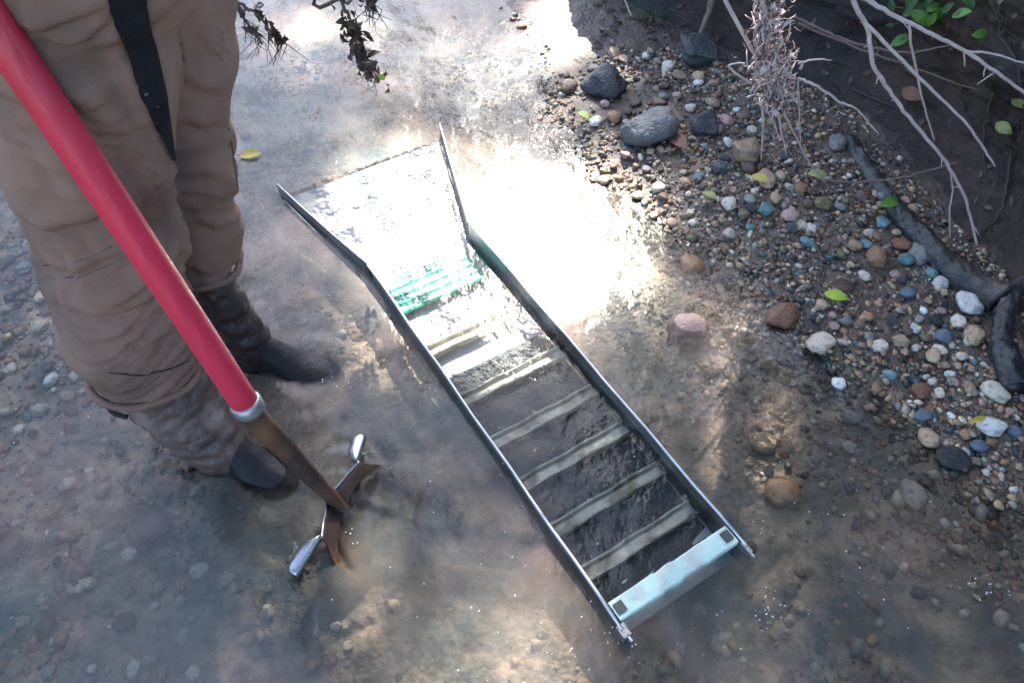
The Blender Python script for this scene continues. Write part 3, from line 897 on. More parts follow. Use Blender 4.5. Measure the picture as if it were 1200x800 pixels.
for Lg, tl in ((RL, .5), (LL, .2)):
    c0 = np.array(Lg[-1][0]); r0 = Lg[-1][1] * .985; d0 = c0 - np.array(Lg[-2][0]); d0 /= np.linalg.norm(d0)
    a0_ = np.cross(d0, [0, 1, 0]); a0_ /= np.linalg.norm(a0_); b0_ = np.cross(d0, a0_)
    V, F = [], []
    rg = [c0 + (a0_ * math.cos(k / 28 * 2 * math.pi) + b0_ * math.sin(k / 28 * 2 * math.pi)) * r0 * (1 + .02 * math.sin(k * 1.3)) + d0 * .004 * math.sin(k * .9) for k in range(29)]
    tube(rg, .0075, 8, V, F); child('hem', V, F, cloth, trousers, PB)
# black strip laid over the trousers along the inside of the thigh
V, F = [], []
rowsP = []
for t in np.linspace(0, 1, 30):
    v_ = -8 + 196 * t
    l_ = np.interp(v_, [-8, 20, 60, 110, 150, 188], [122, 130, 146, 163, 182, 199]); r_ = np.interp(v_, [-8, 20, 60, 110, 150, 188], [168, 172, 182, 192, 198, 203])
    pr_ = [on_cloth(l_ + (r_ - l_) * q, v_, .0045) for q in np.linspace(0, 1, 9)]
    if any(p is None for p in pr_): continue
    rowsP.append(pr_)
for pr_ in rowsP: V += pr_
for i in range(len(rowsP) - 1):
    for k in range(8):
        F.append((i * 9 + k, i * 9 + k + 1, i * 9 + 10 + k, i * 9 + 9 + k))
child('dark_strip', V, F, pmat('matte_black', (.012, .012, .014), (.018, .018, .02), 20, .95, bump=.3, bscale=200, spec=.1), trousers, PB)

# --- boots
mud = pmat('muddy_boot_rubber', (.055, .037, .031), (.15, .10, .080), 11, .5, .2, bump=.6, bscale=45, c3=(.28, .20, .165), s3=9, w3=(.55, .72))
blk = pmat('black_boot_rubber', (.010, .010, .011), (.018, .017, .018), 14, .6, .1, bump=.3, bscale=60, spec=.3, c3=(.04, .03, .027), s3=10, w3=(.6, .8))
wetb = pmat('wet_dark_boot', (.022, .016, .016), (.05, .036, .034), 11, .4, .15, bump=.5, bscale=45, c3=(.085, .06, .052), s3=9, w3=(.58, .75))
def boot(shaft, radii, heel, toe, zsole, label, mud=mud):
    V, F = [], []
    limb(shaft, radii, V, F, 18, 4)
    me1 = evaluated([v - PB for v in V], F, .006, 3)
    co_ = np.empty(len(me1.vertices) * 3, np.float32); me1.vertices.foreach_get('co', co_); co_ = co_.reshape(-1, 3)
    no_ = np.empty(len(me1.vertices) * 3, np.float32); me1.vertices.foreach_get('normal', no_); no_ = no_.reshape(-1, 3)
    dsp = np.array([.007 * mnoise.noise(Vector((p[0] * 14, p[1] * 14, p[2] * 30))) + .004 * mnoise.noise(Vector((p[0] * 40, p[1] * 40, p[2] * 60))) for p in co_])
    me1.vertices.foreach_set('co', (co_ + no_ * dsp[:, None]).astype(np.float32).ravel()); me1.update()
    sh = pchild('boot', me1, mud)
    sh['label'] = label
    V, F = [], []
    heel = np.array(heel); toe = np.array(toe); ln = toe - heel
    wd = np.cross(ln, UPZ); wd /= np.linalg.norm(wd)
    secs = [(0.0, .026, .05), (.06, .034, .085), (.2, .038, .11), (.36, .037, .12), (.5, .040, .095), (.65, .047, .072), (.8, .048, .062), (.92, .040, .052), (1.0, .020, .035)]
    sg = 20
    for t, hw, ht in secs:
        c = heel + ln * t
        for k in range(sg):
            th = 2 * math.pi * k / sg
            z = (math.sin(th) * .5 + .5) * ht
            sq = hw * (1.08 if z < ht * .35 else 1.0)
            V.append(c + wd * math.cos(th) * sq + UPZ * (zsole + z - c[2]))
    for i in range(len(secs) - 1):
        for k in range(sg):
            k2 = (k + 1) % sg
            F.append((i * sg + k, i * sg + k2, (i + 1) * sg + k2, (i + 1) * sg + k))
    F.append(tuple(reversed(range(sg)))); F.append(tuple((len(secs) - 1) * sg + k for k in range(sg)))
    me2 = evaluated([v - PB for v in V], F, .006, 4)
    me2.materials.clear(); me2.materials.append(blk)
    link('boot_foot', me2, None, sh)
    return sh
bR = boot([(-.690, .840, .245), (-.665, .825, .15), (-.620, .798, .06), (-.590, .785, -.01)], [.084, .080, .070, .055], (-.650, .825, 0), (-.430, .695, 0), -.058, 'muddy brown shaft of the nearer boot')
bL = boot([(-.612, 1.04, .30), (-.605, 1.038, .18), (-.590, 1.036, .07), (-.58, 1.035, 0)], [.050, .047, .050, .048], (-.640, 1.050, 0), (-.385, .985, 0), -.052, 'dark wet shaft of the farther boot', wetb)
V, F = [], []
lp = [PD(148, 462, 1.46), PD(128, 452, 1.45), PD(122, 462, 1.45), PD(132, 482, 1.46), PD(150, 488, 1.47)]
tube(smooth_path(lp, 4), .006, 8, V, F); child('pull_loop', V, F, blk, bR, PB)

# ================================================================== STONES
def stone_mesh(seed, ang):
    bm = bmesh.new(); bmesh.ops.create_icosphere(bm, subdivisions=4 if ang > 1 else 3, radius=1.0)
    r_ = random.Random(seed)
    off = Vector((r_.random() * 50, r_.random() * 50, r_.random() * 50))
    cuts = []
    for _ in range(5 if ang < .5 else 9):
        n_ = Vector((r_.gauss(0, 1), r_.gauss(0, 1), r_.gauss(0, 1))).normalized(); cuts.append((n_, r_.uniform(.62, .9) if ang > .5 else r_.uniform(.78, .95)))
    for v in bm.verts:
        p = v.co.copy()
        for n_, d_ in cuts:
            e_ = p.dot(n_) - d_
            if e_ > 0: p -= n_ * e_ * (1.0 if ang > 1 else .90 if ang > .5 else .7)
        p *= 1 + .22 * mnoise.noise(p * 1.3 + off) + .09 * mnoise.noise(p * 3.1 + off) + .03 * mnoise.noise(p * 8 + off)
        if ang > 1: p *= 1 + .07 * abs(mnoise.noise(p * 5 + off)) + .035 * mnoise.noise(p * 14 + off)
        v.co = p
    me_ = bpy.data.meshes.new('stone'); bm.to_mesh(me_); bm.free()
    me_.polygons.foreach_set('use_smooth', [True] * len(me_.polygons))
    me_.materials.append(None)
    return me_
ROUND = [stone_mesh(i, 0) for i in range(7)]
CRAG = [stone_mesh(60 + i, 2) for i in range(4)]
SHARP = [stone_mesh(20 + i, 1) for i in range(6)]
PAL = {'tan': ((.40, .28, .175), (.30, .205, .13)), 'cream': ((.58, .50, .39), (.48, .41, .31)), 'grey': ((.25, .24, .22), (.17, .165, .155)),
       'dark': ((.014, .017, .022), (.035, .04, .048)), 'blue': ((.06, .10, .14), (.11, .16, .20)), 'teal': ((.07, .17, .18), (.15, .25, .25)),
       'rust': ((.25, .105, .05), (.17, .075, .04)), 'pink': ((.40, .25, .21), (.31, .19, .16)), 'olive': ((.16, .145, .07), (.11, .10, .055)),
       'white': ((.62, .61, .56), (.52, .50, .46)), 'slate': ((.05, .06, .065), (.09, .10, .105)), 'brown': ((.12, .075, .05), (.08, .05, .035)), 'orange': ((.33, .18, .09), (.24, .13, .07))}
SM = {k: pmat('stone_' + k, a, b_, 2.2, .62 if k in ('dark', 'slate') else .48, .14, bump=.9 if k in ('dark', 'slate') else .45, bscale=7, vary=.3, c3=(.09, .066, .05), s3=1.6, w3=(.50, .75)) for k, (a, b_) in PAL.items()}

placed = []; tops = []
def stone(p, w, hgt, dpt, col, rot, ang, name, label, group=None, sink=.3, tilt=.25, mi=None):
    lst = CRAG if name == 'boulder' else SHARP if ang else ROUND
    me_ = lst[random.randrange(len(lst)) if mi is None else mi]
    o = bpy.data.objects.new(name, me_); COL.objects.link(o)
    o.material_slots[0].link = 'OBJECT'; o.material_slots[0].material = SM[col]
    o.scale = (w / 2 * 1.12, dpt / 2 * 1.12, hgt / 2 * 1.1)
    o.rotation_euler = (random.uniform(-tilt, tilt), random.uniform(-tilt, tilt), rot)
    o.location = (p[0], p[1], p[2] + hgt / 2 * (1 - sink))
    placed.append((p[0], p[1], max(w, dpt) / 2))
    tops.append((p[0], p[1], w / 2, dpt / 2, rot, p[2] + hgt / 2 * (1 - sink) + hgt * .42))
    tag(o, label, 'stone', group)
    return o

def stone_px(u, v, wpx, hpx, col, label, ang=0, name='stone', lift=0.0, rot=None, sink=.3, flat=.65):
    p = ground_hit(u, v)
    _, _, f = proj(p)
    w = wpx * float(f) / FPX * .9
    r = ray(u, v); sinel = -r[2] / np.linalg.norm(r)
    d_ = .9 * hpx * float(f) / FPX / (sinel * .8 + .25)
    d_ = min(max(d_, w * .55), w * 1.5)
    hh = min(w, d_) * flat
    p = p.copy(); p[2] += lift
    stone(p, w, hh, d_, col, random.uniform(-.5, .5) if rot is None else rot, ang, name, label, sink=sink)

NOTABLE = [
 (706, 105, 50, 40, 'dark', 'dark wet boulder with a leaf at its top, at the edge of the sunlit water', 1, 'boulder'),
 (815, 66, 46, 44, 'slate', 'grey angular rock at the foot of the dark bank', 1, 'boulder'),
 (822, 152, 34, 32, 'dark', 'black speckled rock near the rusty leaf on the gravel', 1, 'boulder'),
 (758, 158, 64, 42, 'slate', 'broad flat grey slab between the two dark rocks', 1, 'boulder'),
 (667, 105, 20, 18, 'brown', 'round brown stone with a yellow patch beside the dark boulder', 0, 'stone'),
 (782, 81, 15, 13, 'cream', 'small cream stone left of the angular grey rock', 0, 'stone'),
 (818, 92, 15, 12, 'tan', 'small tan stone just below the angular grey rock', 0, 'stone'),
 (720, 140, 17, 13, 'orange', 'orange pebble below the dark boulder', 0, 'stone'),
 (698, 145, 16, 14, 'white', 'white pebble left of the orange pebble', 0, 'stone'),
 (772, 124, 18, 15, 'brown', 'dark brown stone between boulder and gravel bar', 1, 'stone'),
 (872, 182, 38, 33, 'tan', 'large blunt tan stone under the hanging twig clump', 1, 'stone'),
 (853, 169, 12, 11, 'white', 'white pebble touching the large tan stone', 0, 'stone'),
 (897, 213, 20, 24, 'tan', 'oblong ochre stone below the large tan stone', 0, 'stone'),
 (842, 199, 20, 16, 'slate', 'small blue grey stone left of the large tan stone', 1, 'stone'),
 (854, 241, 18, 15, 'cream', 'pale grey oval pebble left of the turquoise stone', 0, 'stone'),
 (897, 248, 23, 14, 'teal', 'turquoise wet stone in the middle of the gravel', 1, 'stone'),
 (870, 253, 15, 15, 'olive', 'olive pebble just left of the turquoise stone', 1, 'stone'),
 (908, 234, 13, 14, 'tan', 'round tan pebble right above the turquoise stone', 0, 'stone'),
 (925, 256, 22, 18, 'pink', 'pink stone right of the turquoise stone', 1, 'stone'),
 (938, 264, 12, 13, 'cream', 'cream pebble under the pink stone', 0, 'stone'),
 (950, 268, 12, 11, 'cream', 'cream pebble second right of the pink stone', 0, 'stone'),
 (937, 223, 17, 14, 'orange', 'light orange pebble below the trailing twig', 0, 'stone'),
 (965, 241, 26, 15, 'olive', 'flat mossy stone below the trailing twig', 1, 'stone'),
 (980, 170, 20, 20, 'grey', 'lone grey stone on the mud by the bank', 0, 'stone'),
 (1032, 264, 17, 14, 'teal', 'pale turquoise stone below the green leaf', 1, 'stone'),
 (1025, 304, 24, 26, 'orange', 'large orange brown stone near the log', 1, 'stone'),
 (1076, 301, 24, 24, 'grey', 'flat grey stone against the dark log', 0, 'stone'),
 (1061, 306, 22, 14, 'teal', 'turquoise stone left of the flat grey stone', 1, 'stone'),
 (1055, 289, 24, 13, 'rust', 'rust brown stone above the turquoise stone by the log', 0, 'stone'),
 (1014, 288, 13, 13, 'teal', 'small pale blue stone left of the rust brown stone', 1, 'stone'),
 (1012, 325, 13, 13, 'cream', 'cream pebble below the orange brown stone', 0, 'stone'),
 (1090, 322, 15, 13, 'teal', 'pale green pebble below the flat grey stone', 0, 'stone'),
 (1104, 312, 11, 15, 'cream', 'narrow cream pebble touching the log', 0, 'stone'),
 (1133, 359, 33, 26, 'white', 'large pale angular stone at the end of the log', 1, 'stone'),
 (1121, 379, 17, 14, 'cream', 'cream pebble below the large pale stone', 0, 'stone'),
 (1140, 395, 21, 22, 'tan', 'tan rounded stone below the large pale stone', 0, 'stone'),
 (1071, 386, 11, 18, 'white', 'narrow white upright pebble in mid gravel', 0, 'stone'),
 (1105, 396, 22, 15, 'blue', 'bright blue wet stone left of the tan rounded stone', 1, 'stone'),
 (1062, 346, 20, 13, 'blue', 'blue grey stone above the narrow white pebble', 1, 'stone'),
 (960, 406, 34, 28, 'cream', 'pale blocky stone at the water edge', 1, 'stone'),
 (915, 374, 46, 26, 'rust', 'flat rust red stone half under the water', 1, 'stone'),
 (982, 452, 18, 16, 'white', 'whitish pebble just under the water below the pale blocky stone', 0, 'stone'),
 (1018, 397, 13, 14, 'grey', 'grey pebble right of the pale blocky stone', 0, 'stone'),
 (1054, 402, 21, 17, 'tan', 'tan cobbled stone below the narrow white pebble', 1, 'stone'),
 (1030, 407, 18, 14, 'cream', 'cream pebble between the grey pebble and the tan cobbled stone', 0, 'stone'),
 (1041, 440, 18, 12, 'teal', 'wet shiny blue stone at the water edge', 1, 'stone'),
 (1025, 457, 13, 14, 'orange', 'small orange stone at the water edge', 1, 'stone'),
 (1080, 489, 20, 18, 'blue', 'bright blue stone at the lower water edge', 1, 'stone'),
 (1086, 516, 24, 24, 'tan', 'round tan stone at the lower water edge', 0, 'stone'),
 (1077, 460, 24, 18, 'rust', 'dark red stone in the lower gravel', 1, 'stone'),
 (1160, 502, 30, 20, 'white', 'large pale oval stone near the right edge', 0, 'stone'),
 (1187, 508, 18, 16, 'blue', 'blue stone right of the large pale oval stone', 1, 'stone'),
 (1146, 524, 22, 15, 'blue', 'blue grey stone below the large pale oval stone', 1, 'stone'),
 (1131, 530, 9, 16, 'white', 'narrow white pebble below the large pale oval stone', 0, 'stone'),
 (1130, 510, 13, 12, 'orange', 'small orange pebble left of the large pale oval stone', 0, 'stone'),
 (1115, 540, 46, 26, 'dark', 'dark flat rock below the narrow white pebble', 1, 'stone'),
 (1143, 541, 12, 12, 'olive', 'greenish pebble on the dark flat rock', 0, 'stone'),
 (1164, 462, 36, 20, 'cream', 'low pale stone half sunk in mud near the right edge', 0, 'stone'),
 (1100, 461, 12, 14, 'cream', 'cream pebble right of the dark red stone', 0, 'stone'),
 (1112, 440, 13, 9, 'white', 'small white pebble above the dark red stone', 0, 'stone'),
 (870, 404, 26, 20, 'orange', 'orange stone under the water left of the pale blocky stone', 0, 'stone'),
 (900, 430, 20, 22, 'tan', 'tan stone under the water below the orange one', 1, 'stone'),
 (995, 491, 24, 15, 'grey', 'grey oval stone under the water', 0, 'stone'),
 (915, 580, 42, 36, 'orange', 'orange brown cobble under the water right of the sluice', 1, 'stone'),
 (1068, 582, 30, 36, 'cream', 'pale cobble under the water near the lower right', 0, 'stone'),
 (893, 521, 30, 22, 'tan', 'tan cobble under the water beside the sluice wall', 0, 'stone'),
 (457, 408, 36, 26, 'tan', 'tan cobble under the water right of the farther boot', 0, 'stone'),
 (330, 600, 46, 40, 'cream', 'large pale cobble under the water below the shovel', 0, 'stone'),
 (205, 574, 48, 24, 'pink', 'pinkish flat cobble under the water left of the nearer boot', 0, 'stone'),
 (178, 620, 50, 44, 'pink', 'broad pale pink cobble under the water at the lower left', 0, 'stone'),
 (155, 651, 20, 17, 'cream', 'upper of two small pale pebbles under the water at lower left', 0, 'stone'),
 (150, 693, 17, 17, 'olive', 'lower of two small pale pebbles under the water at lower left', 0, 'stone'),
 (235, 692, 22, 30, 'olive', 'greenish elongated stone under the water at the lower left', 0, 'stone'),
 (212, 705, 13, 15, 'cream', 'little pale pebble left of the greenish elongated stone', 0, 'stone'),
 (266, 680, 16, 32, 'cream', 'narrow cream stone right of the greenish elongated stone', 0, 'stone'),
 (258, 772, 28, 22, 'orange', 'ochre stone near the bottom edge left of centre', 0, 'stone'),
 (178, 740, 16, 22, 'olive', 'olive green stone near the bottom left', 0, 'stone'),
 (147, 730, 26, 22, 'brown', 'brown stone near the bottom left', 0, 'stone'),
 (158, 785, 16, 30, 'white', 'upright pale stone at the bottom edge', 0, 'stone'),
 (190, 788, 15, 24, 'orange', 'orange stone right of the upright pale stone at the bottom edge', 0, 'stone'),
 (22, 780, 20, 30, 'olive', 'olive stone in the bottom left corner', 0, 'stone'),
 (52, 775, 14, 26, 'olive', 'pale green stone in the bottom left corner', 0, 'stone'),
 (85, 396, 26, 22, 'tan', 'tan stone in the shallows at the left behind the trouser leg', 0, 'stone'),
 (48, 385, 18, 18, 'cream', 'cream stone in the shallows at the left edge', 0, 'stone'),
 (50, 350, 16, 16, 'cream', 'small cream stone left of the knee', 0, 'stone'),
 (24, 505, 16, 12, 'cream', 'small yellowish stone at the left edge below the knee', 0, 'stone'),
 (12, 645, 40, 34, 'brown', 'purplish brown cobble under the water at the left edge', 0, 'stone'),
 (724, 597, 17, 15, 'tan', 'small tan pebble lying inside the sluice between the last riffles', 1, 'stone'),
 (590, 580, 60, 40, 'slate', 'dark cobble under the water left of the sluice tail', 0, 'stone'),
 (510, 610, 60, 34, 'slate', 'dark cobble under the water in the middle foreground', 0, 'stone'),
 (790, 485, 26, 22, 'tan', 'tan cobble under the water right of the sluice riffles', 0, 'stone'),
 (805, 395, 50, 40, 'pink', 'pinkish cobble in the shallow water right of the sluice', 0, 'stone'),
 (810, 317, 30, 26, 'orange', 'orange stone in the bright shallow water right of the sluice', 0, 'stone'),
]
marks = []
for q in NOTABLE:
    u, v, w, h_, col, lab, ang, nm = q
    wl = lab.split(); ki = [i for i, t in enumerate(wl) if t in ('stone', 'pebble', 'boulder', 'rock', 'slab', 'cobble')]
    marks.append((u, v, ' '.join(wl[:ki[0] + 1]) if ki else ''))
    stone_px(u, v, w, h_, col, lab, ang, nm)
_sh = [t for _, _, t in marks]
marks = [t for t in marks if t[2] and _sh.count(t[2]) == 1]
used_labels = set()
def beside(u, v, k=0):
    a = sorted(marks, key=lambda t: (t[0] - u) ** 2 + (t[1] - v) ** 2)[k]
    dx, dy = u - a[0], v - a[1]; r_ = math.hypot(dx, dy); far = 'just' if r_ < 22 else 'a little' if r_ < 45 else 'well'
    dr = ('right of' if dx > 0 else 'left of') if abs(dx) > abs(dy) * 2 else ('below' if dy > 0 else 'above') if abs(dy) > abs(dx) * 2 else ('below and right of' if dx > 0 else 'below and left of') if dy > 0 else ('above and right of' if dx > 0 else 'above and left of')
    return '%s %s the %s' % (far, dr, a[2])

# pebbles one can pick out one by one
zones = [('on the gravel bar below the hanging twig clump', 690, 930, 120, 290), ('on the gravel bar between log and water', 930, 1110, 230, 440),
         ('on the gravel bar at the right edge', 1060, 1199, 400, 560), ('in the shallow water beside the gravel bar', 850, 1080, 400, 560),
         ('on the gravel at the foot of the far dark bank', 660, 850, 60, 130), ('under the shallow water at the left edge', 0, 130, 300, 560), ('under the water along the bottom edge', 0, 420, 640, 800)]
names = {'tan': 'tan', 'cream': 'cream', 'grey': 'grey', 'slate': 'slate grey', 'teal': 'turquoise', 'rust': 'rusty', 'pink': 'pinkish', 'olive': 'olive', 'white': 'white', 'brown': 'brown', 'orange': 'orange', 'dark': 'black', 'blue': 'blue'}
wts = {'tan': 8, 'cream': 6, 'grey': 5, 'slate': 2.5, 'teal': .5, 'rust': 2.5, 'pink': 3, 'olive': 3, 'white': 1.6, 'brown': 5, 'orange': 1.5, 'dark': 1.5, 'blue': .5}
cn = list(wts); cw = np.array([wts[k] for k in cn], float); cw /= cw.sum()
def free(p, r, k=.75):
    for (x, y, q) in placed:
        if (x - p[0]) ** 2 + (y - p[1]) ** 2 < ((q + r) * k) ** 2: return False
    return True
count = {0: 62, 1: 66, 2: 26, 3: 16, 4: 20, 5: 26, 6: 40}
for zi, (ztxt, u0, u1, v0, v1) in enumerate(zones):
    done = 0
    for _ in range(6000):
        if done >= count[zi]: break
        u, v = random.uniform(u0, u1), random.uniform(v0, v1)
        p = ground_hit(u, v)
        hh = float(H(p[0], p[1])); fx = float(np.interp(p[1], FOOT[:, 0], FOOT[:, 1]))
        if p[0] > fx - .02: continue
        if zi in (0, 1, 2, 4) and hh < -.008: continue
        if p[1] > 2.2 and p[0] < .32: continue
        if zi == 3 and (hh > -.004 or hh < -.06): continue
        if zi in (5, 6) and np.hypot(p[0] + .6, p[1] - .8) < .16: continue
        wpx = (8.5 + 9 * random.random() ** 1.8) * (1.25 if zi in (5, 6) else 1)
        _, _, f = proj(p); w = wpx * float(f) / FPX
        if not free(p, w / 2): continue
        c = cn[rng.choice(len(cn), p=cw)]
        if zi in (5, 6) and c in ('teal', 'blue', 'dark'): c = 'grey'
        an = random.random() < .55
        for k in range(4):                          # name it by the nearest marked stone that singles it out
            lab = 'small %s %s pebble %s' % (names[c], 'angular' if an else 'rounded', beside(u, v, k))
            if lab not in used_labels: break
        used_labels.add(lab)
        stone(p, w, w * random.uniform(.45, .7), w * random.uniform(.65, 1.05), c, random.uniform(0, 6.28), an, 'pebble', lab, 'small pebbles ' + ztxt)
        done += 1

# fine gravel nobody could count
def gravel(n, samp, smin, smax, seed):
    bm = bmesh.new(); bmesh.ops.create_icosphere(bm, subdivisions=1, radius=1.0)
    bv = np.array([v.co[:] for v in bm.verts]); bf = np.array([[v.index for v in f.verts] for f in bm.faces]); bm.free()
    P = samp(n); n = len(P)
    s = smin * (smax / smin) ** (rng.uniform(0, 1, n) ** 2.2)
    sc = np.stack([s * rng.uniform(.8, 1.3, n), s * rng.uniform(.6, 1.0, n), s * rng.uniform(.4, .7, n)], 1)
    th = rng.uniform(0, 6.28, n); cs, sn = np.cos(th), np.sin(th)
    V = bv[None] * (1 + .28 * rng.uniform(-1, 1, (n, len(bv), 1))) * sc[:, None, :]
    tl = rng.uniform(-.5, .5, n)
    z = V[:, :, 2] + V[:, :, 0] * tl[:, None]
    x = V[:, :, 0] * cs[:, None] - V[:, :, 1] * sn[:, None]; y = V[:, :, 0] * sn[:, None] + V[:, :, 1] * cs[:, None]
    W = np.stack([x + P[:, None, 0], y + P[:, None, 1], z + P[:, None, 2] + (sc[:, None, 2] * .35)], -1).reshape(-1, 3)
    F = (bf[None] + (np.arange(n) * len(bv))[:, None, None]).reshape(-1, 3)
    cols = np.array([PAL[k][0] for k in cn]); ci = rng.choice(len(cn), n, p=cw)
    C = cols[ci] * np.array([1.0, .93, .84]) * rng.uniform(.4, 1.05, n)[:, None]
    C = np.repeat(C, len(bv), 0)
    return W, F, C
gm = bpy.data.materials.new('gravel_mixed'); gm.use_nodes = True
nt = gm.node_tree; N = nt.nodes; K = nt.links; b = N['Principled BSDF']
ca = N.new('ShaderNodeAttribute'); ca.attribute_name = 'tone'
tc = N.new('ShaderNodeTexCoord'); nn = noi(140, 4)
mx = N.new('ShaderNodeMixRGB'); mx.blend_type = 'MULTIPLY'; mx.inputs[0].default_value = .7
K.new(ca.outputs['Color'], mx.inputs[1]); rr_ = ramp(nn.outputs[0], [(.35, (.5, .5, .5)), (.65, (1.2, 1.2, 1.2))]); K.new(rr_.outputs[0], mx.inputs[2])
K.new(mx.outputs[0], b.inputs['Base Color']); b.inputs['Roughness'].default_value = .45
def bar_samp(n):
    x = rng.uniform(-.1, 1.35, n * 3); y = rng.uniform(.3, 2.9, n * 3)
    h_ = H(x, y); fx = np.interp(y, FOOT[:, 0], FOOT[:, 1])
    d = x - np.interp(y, SHORE[:, 0], SHORE[:, 1])
    den = np.clip(1 + d / .42, 0, 1) * np.clip(2.6 * vnoise(x * 4.5, y * 4.5, 201) - .55 + .5 * vnoise(x * 16, y * 16, 203), .05, 1)
    den = den * np.clip((2.22 - y) / .1 + np.clip((x - .22) / .1, 0, 1), 0, 1)
    k = (x < fx + .05) & (rng.uniform(0, 1, len(x)) < den)
    return np.stack([x, y, h_], 1)[k][:n]
def bed_samp(n):
    x = rng.uniform(-1.35, 1.2, n * 3); y = rng.uniform(.2, 2.9, n * 3)
    h_ = H(x, y)
    den = np.clip(2.2 * vnoise(x * 3.3, y * 3.3, 211) - .7, .03, 1)
    den = np.maximum(den, np.clip((-.75 - x) / .2, 0, 1) * .9)
    la_ = (x - SB[0]) * AX[0] + (y - SB[1]) * AX[1]; lr_ = (x - SB[0]) * RX[0] + (y - SB[1]) * RX[1]
    k = (h_ < .0) & (rng.uniform(0, 1, len(x)) < den) & ~((la_ > -.04) & (la_ < 1.45) & (np.abs(lr_) < .17 + np.clip(la_ - 1, 0, 1) * .25))
    return np.stack([x, y, h_], 1)[k][:n]
def box_samp(n):
    P = []
    for a in rif[:6]:
        k = n // 6
        da = .02 + rng.exponential(.018, k); r = rng.normal(rng.uniform(-.05, .05), .07, k)
        ok = (np.abs(r) < SW - .01) & (da < .07)
        P.append(np.array([S(a + x, y, ZF + .003 + slope(a)) for x, y in zip(da[ok], r[ok])]))
    return np.concatenate(P)
W, F, C = gravel(900, box_samp, .0012, .0048, 2)
me_ = fast_mesh('trapped_gravel', W - base_sluice, F)
a_ = me_.attributes.new('tone', 'FLOAT_COLOR', 'POINT')
a_.data.foreach_set('color', np.concatenate([C * .8, np.ones((len(C), 1))], 1).astype(np.float32).ravel())
link('trapped_gravel', me_, gm, sb)['kind'] = 'stuff'
for nm, samp, n, s0, s1, lab in (('bar_gravel', bar_samp, 19000, .0020, .0125, 'fine mixed gravel covering the bar beside the bank'),
                                 ('bed_gravel', bed_samp, 9000, .003, .021, 'fine mixed gravel lying under the water on the stream bed')):
    W, F, C = gravel(n, samp, s0, s1, 1)
    me_ = fast_mesh(nm, W, F)
    a_ = me_.attributes.new('tone', 'FLOAT_COLOR', 'POINT')
    a_.data.foreach_set('color', np.concatenate([C, np.ones((len(C), 1))], 1).astype(np.float32).ravel())
    tag(link(nm, me_, gm), lab, 'gravel', kind='stuff')

# ================================================================== BANK: log, roots, hanging branches, debris, leaves
wet_wood = pmat('wet_dark_wood', (.014, .016, .018), (.030, .031, .032), 9, .5, .12, bump=.9, bscale=40, stretch=(1, 1, 1), c3=(.055, .045, .036), s3=5, w3=(.55, .7))
pale_twig = pmat('sunlit_tone_twig', (.50, .40, .37), (.33, .26, .24), 30, .7, bump=.4, bscale=120)  # tone lightened to stand in for sunlight on the hanging branches
brown_twig = pmat('brown_twig', (.14, .10, .085), (.09, .065, .055), 30, .8, bump=.4, bscale=120)
root_m = pmat('root_bark', (.07, .048, .036), (.045, .03, .024), 25, .85, bump=.5, bscale=90)

def barky(V, F, c, amp, seed):
    me_ = make_mesh('tmp', V, F); me_.update()
    out_ = []
    for v in me_.vertices:
        p = v.co
        k = abs(mnoise.noise(Vector((p.x * 60 + seed, p.y * 22, p.z * 60)))) + .7 * mnoise.noise(Vector((p.x * 22, p.y * 22 + seed, p.z * 22))) + .4 * mnoise.noise(Vector((p.x * 120, p.y * 60, p.z * 120)))
        out_.append(np.array(p + v.normal * amp * k))
    bpy.data.meshes.remove(me_)
    return out_, F
def wavy(P, n=6, a=.004):
    a *= .4
    pp = smooth_path(P, n)
    return [p + rng.normal(size=3) * a * (0 if i in (0, len(pp) - 1) else 1) for i, p in enumerate(pp)]

lg = [bank_hit(992, 165, .06), bank_hit(1020, 215, .06), bank_hit(1052, 262, .05), bank_hit(1085, 300, .05), bank_hit(1125, 330, .05), bank_hit(1175, 352, .05)]
for p in lg: p[2] = max(.05, min(p[2], .10))
V, F = tube(wavy(lg, 16, .001), lerp_r(.020, .038, 81), 28)
V, F = barky(V, F, None, .009, 3)
single('log', V, F, wet_wood, 'dark wet log lying along the foot of the bank', 'log')
st = [bank_hit(1198, 330, .06), bank_hit(1178, 365, .07), bank_hit(1176, 410, .07), bank_hit(1190, 455, .06)]
V, F = tube(wavy(st, 14, .001), lerp_r(.013, .026, 43), 24)
V, F = barky(V, F, None, .010, 9)
single('root_stump', V, F, wet_wood, 'dark gnarled root stump at the right edge above the gravel', 'root')

# hanging branches
def branch(name, P, r0, r1, mat, label, subs=(), cat='branch', knots=True):
    b0 = np.array(P[0], float)
    e = empty(name, b0, label, cat)
    pp = wavy(P, 6, .0022)
    V, F = tube(pp, [max(r1, r) * (1 + (.25 * random.random() if knots and i % 5 == 0 else 0)) for i, r in enumerate(lerp_r(r0, r1, len(pp)))], 7)
    child('stem', V, F, mat, e, b0)
    for k in range(4, len(pp) - 3, 5):
        d_ = rng.normal(size=3) * np.array([1, .7, .5]); d_ /= np.linalg.norm(d_); l_ = rng.uniform(.012, .035)
        V, F = tube([pp[k], pp[k] + d_ * l_ * .5 + [0, 0, -.003], pp[k] + d_ * l_ + [0, 0, -.010]], [r1 * .55, r1 * .45, r1 * .25], 5)
        child('side_twig', V, F, mat, e, b0)
    for sp, ra, rb in subs:
        q = wavy(sp, 5, .0018)
        V, F = tube(q, lerp_r(ra, rb, len(q)), 6)
        child('twig', V, F, mat, e, b0)
    return e
UP1 = [np.array([.45, 1.9, 1.55]), np.array([.50, 1.62, 1.12])]
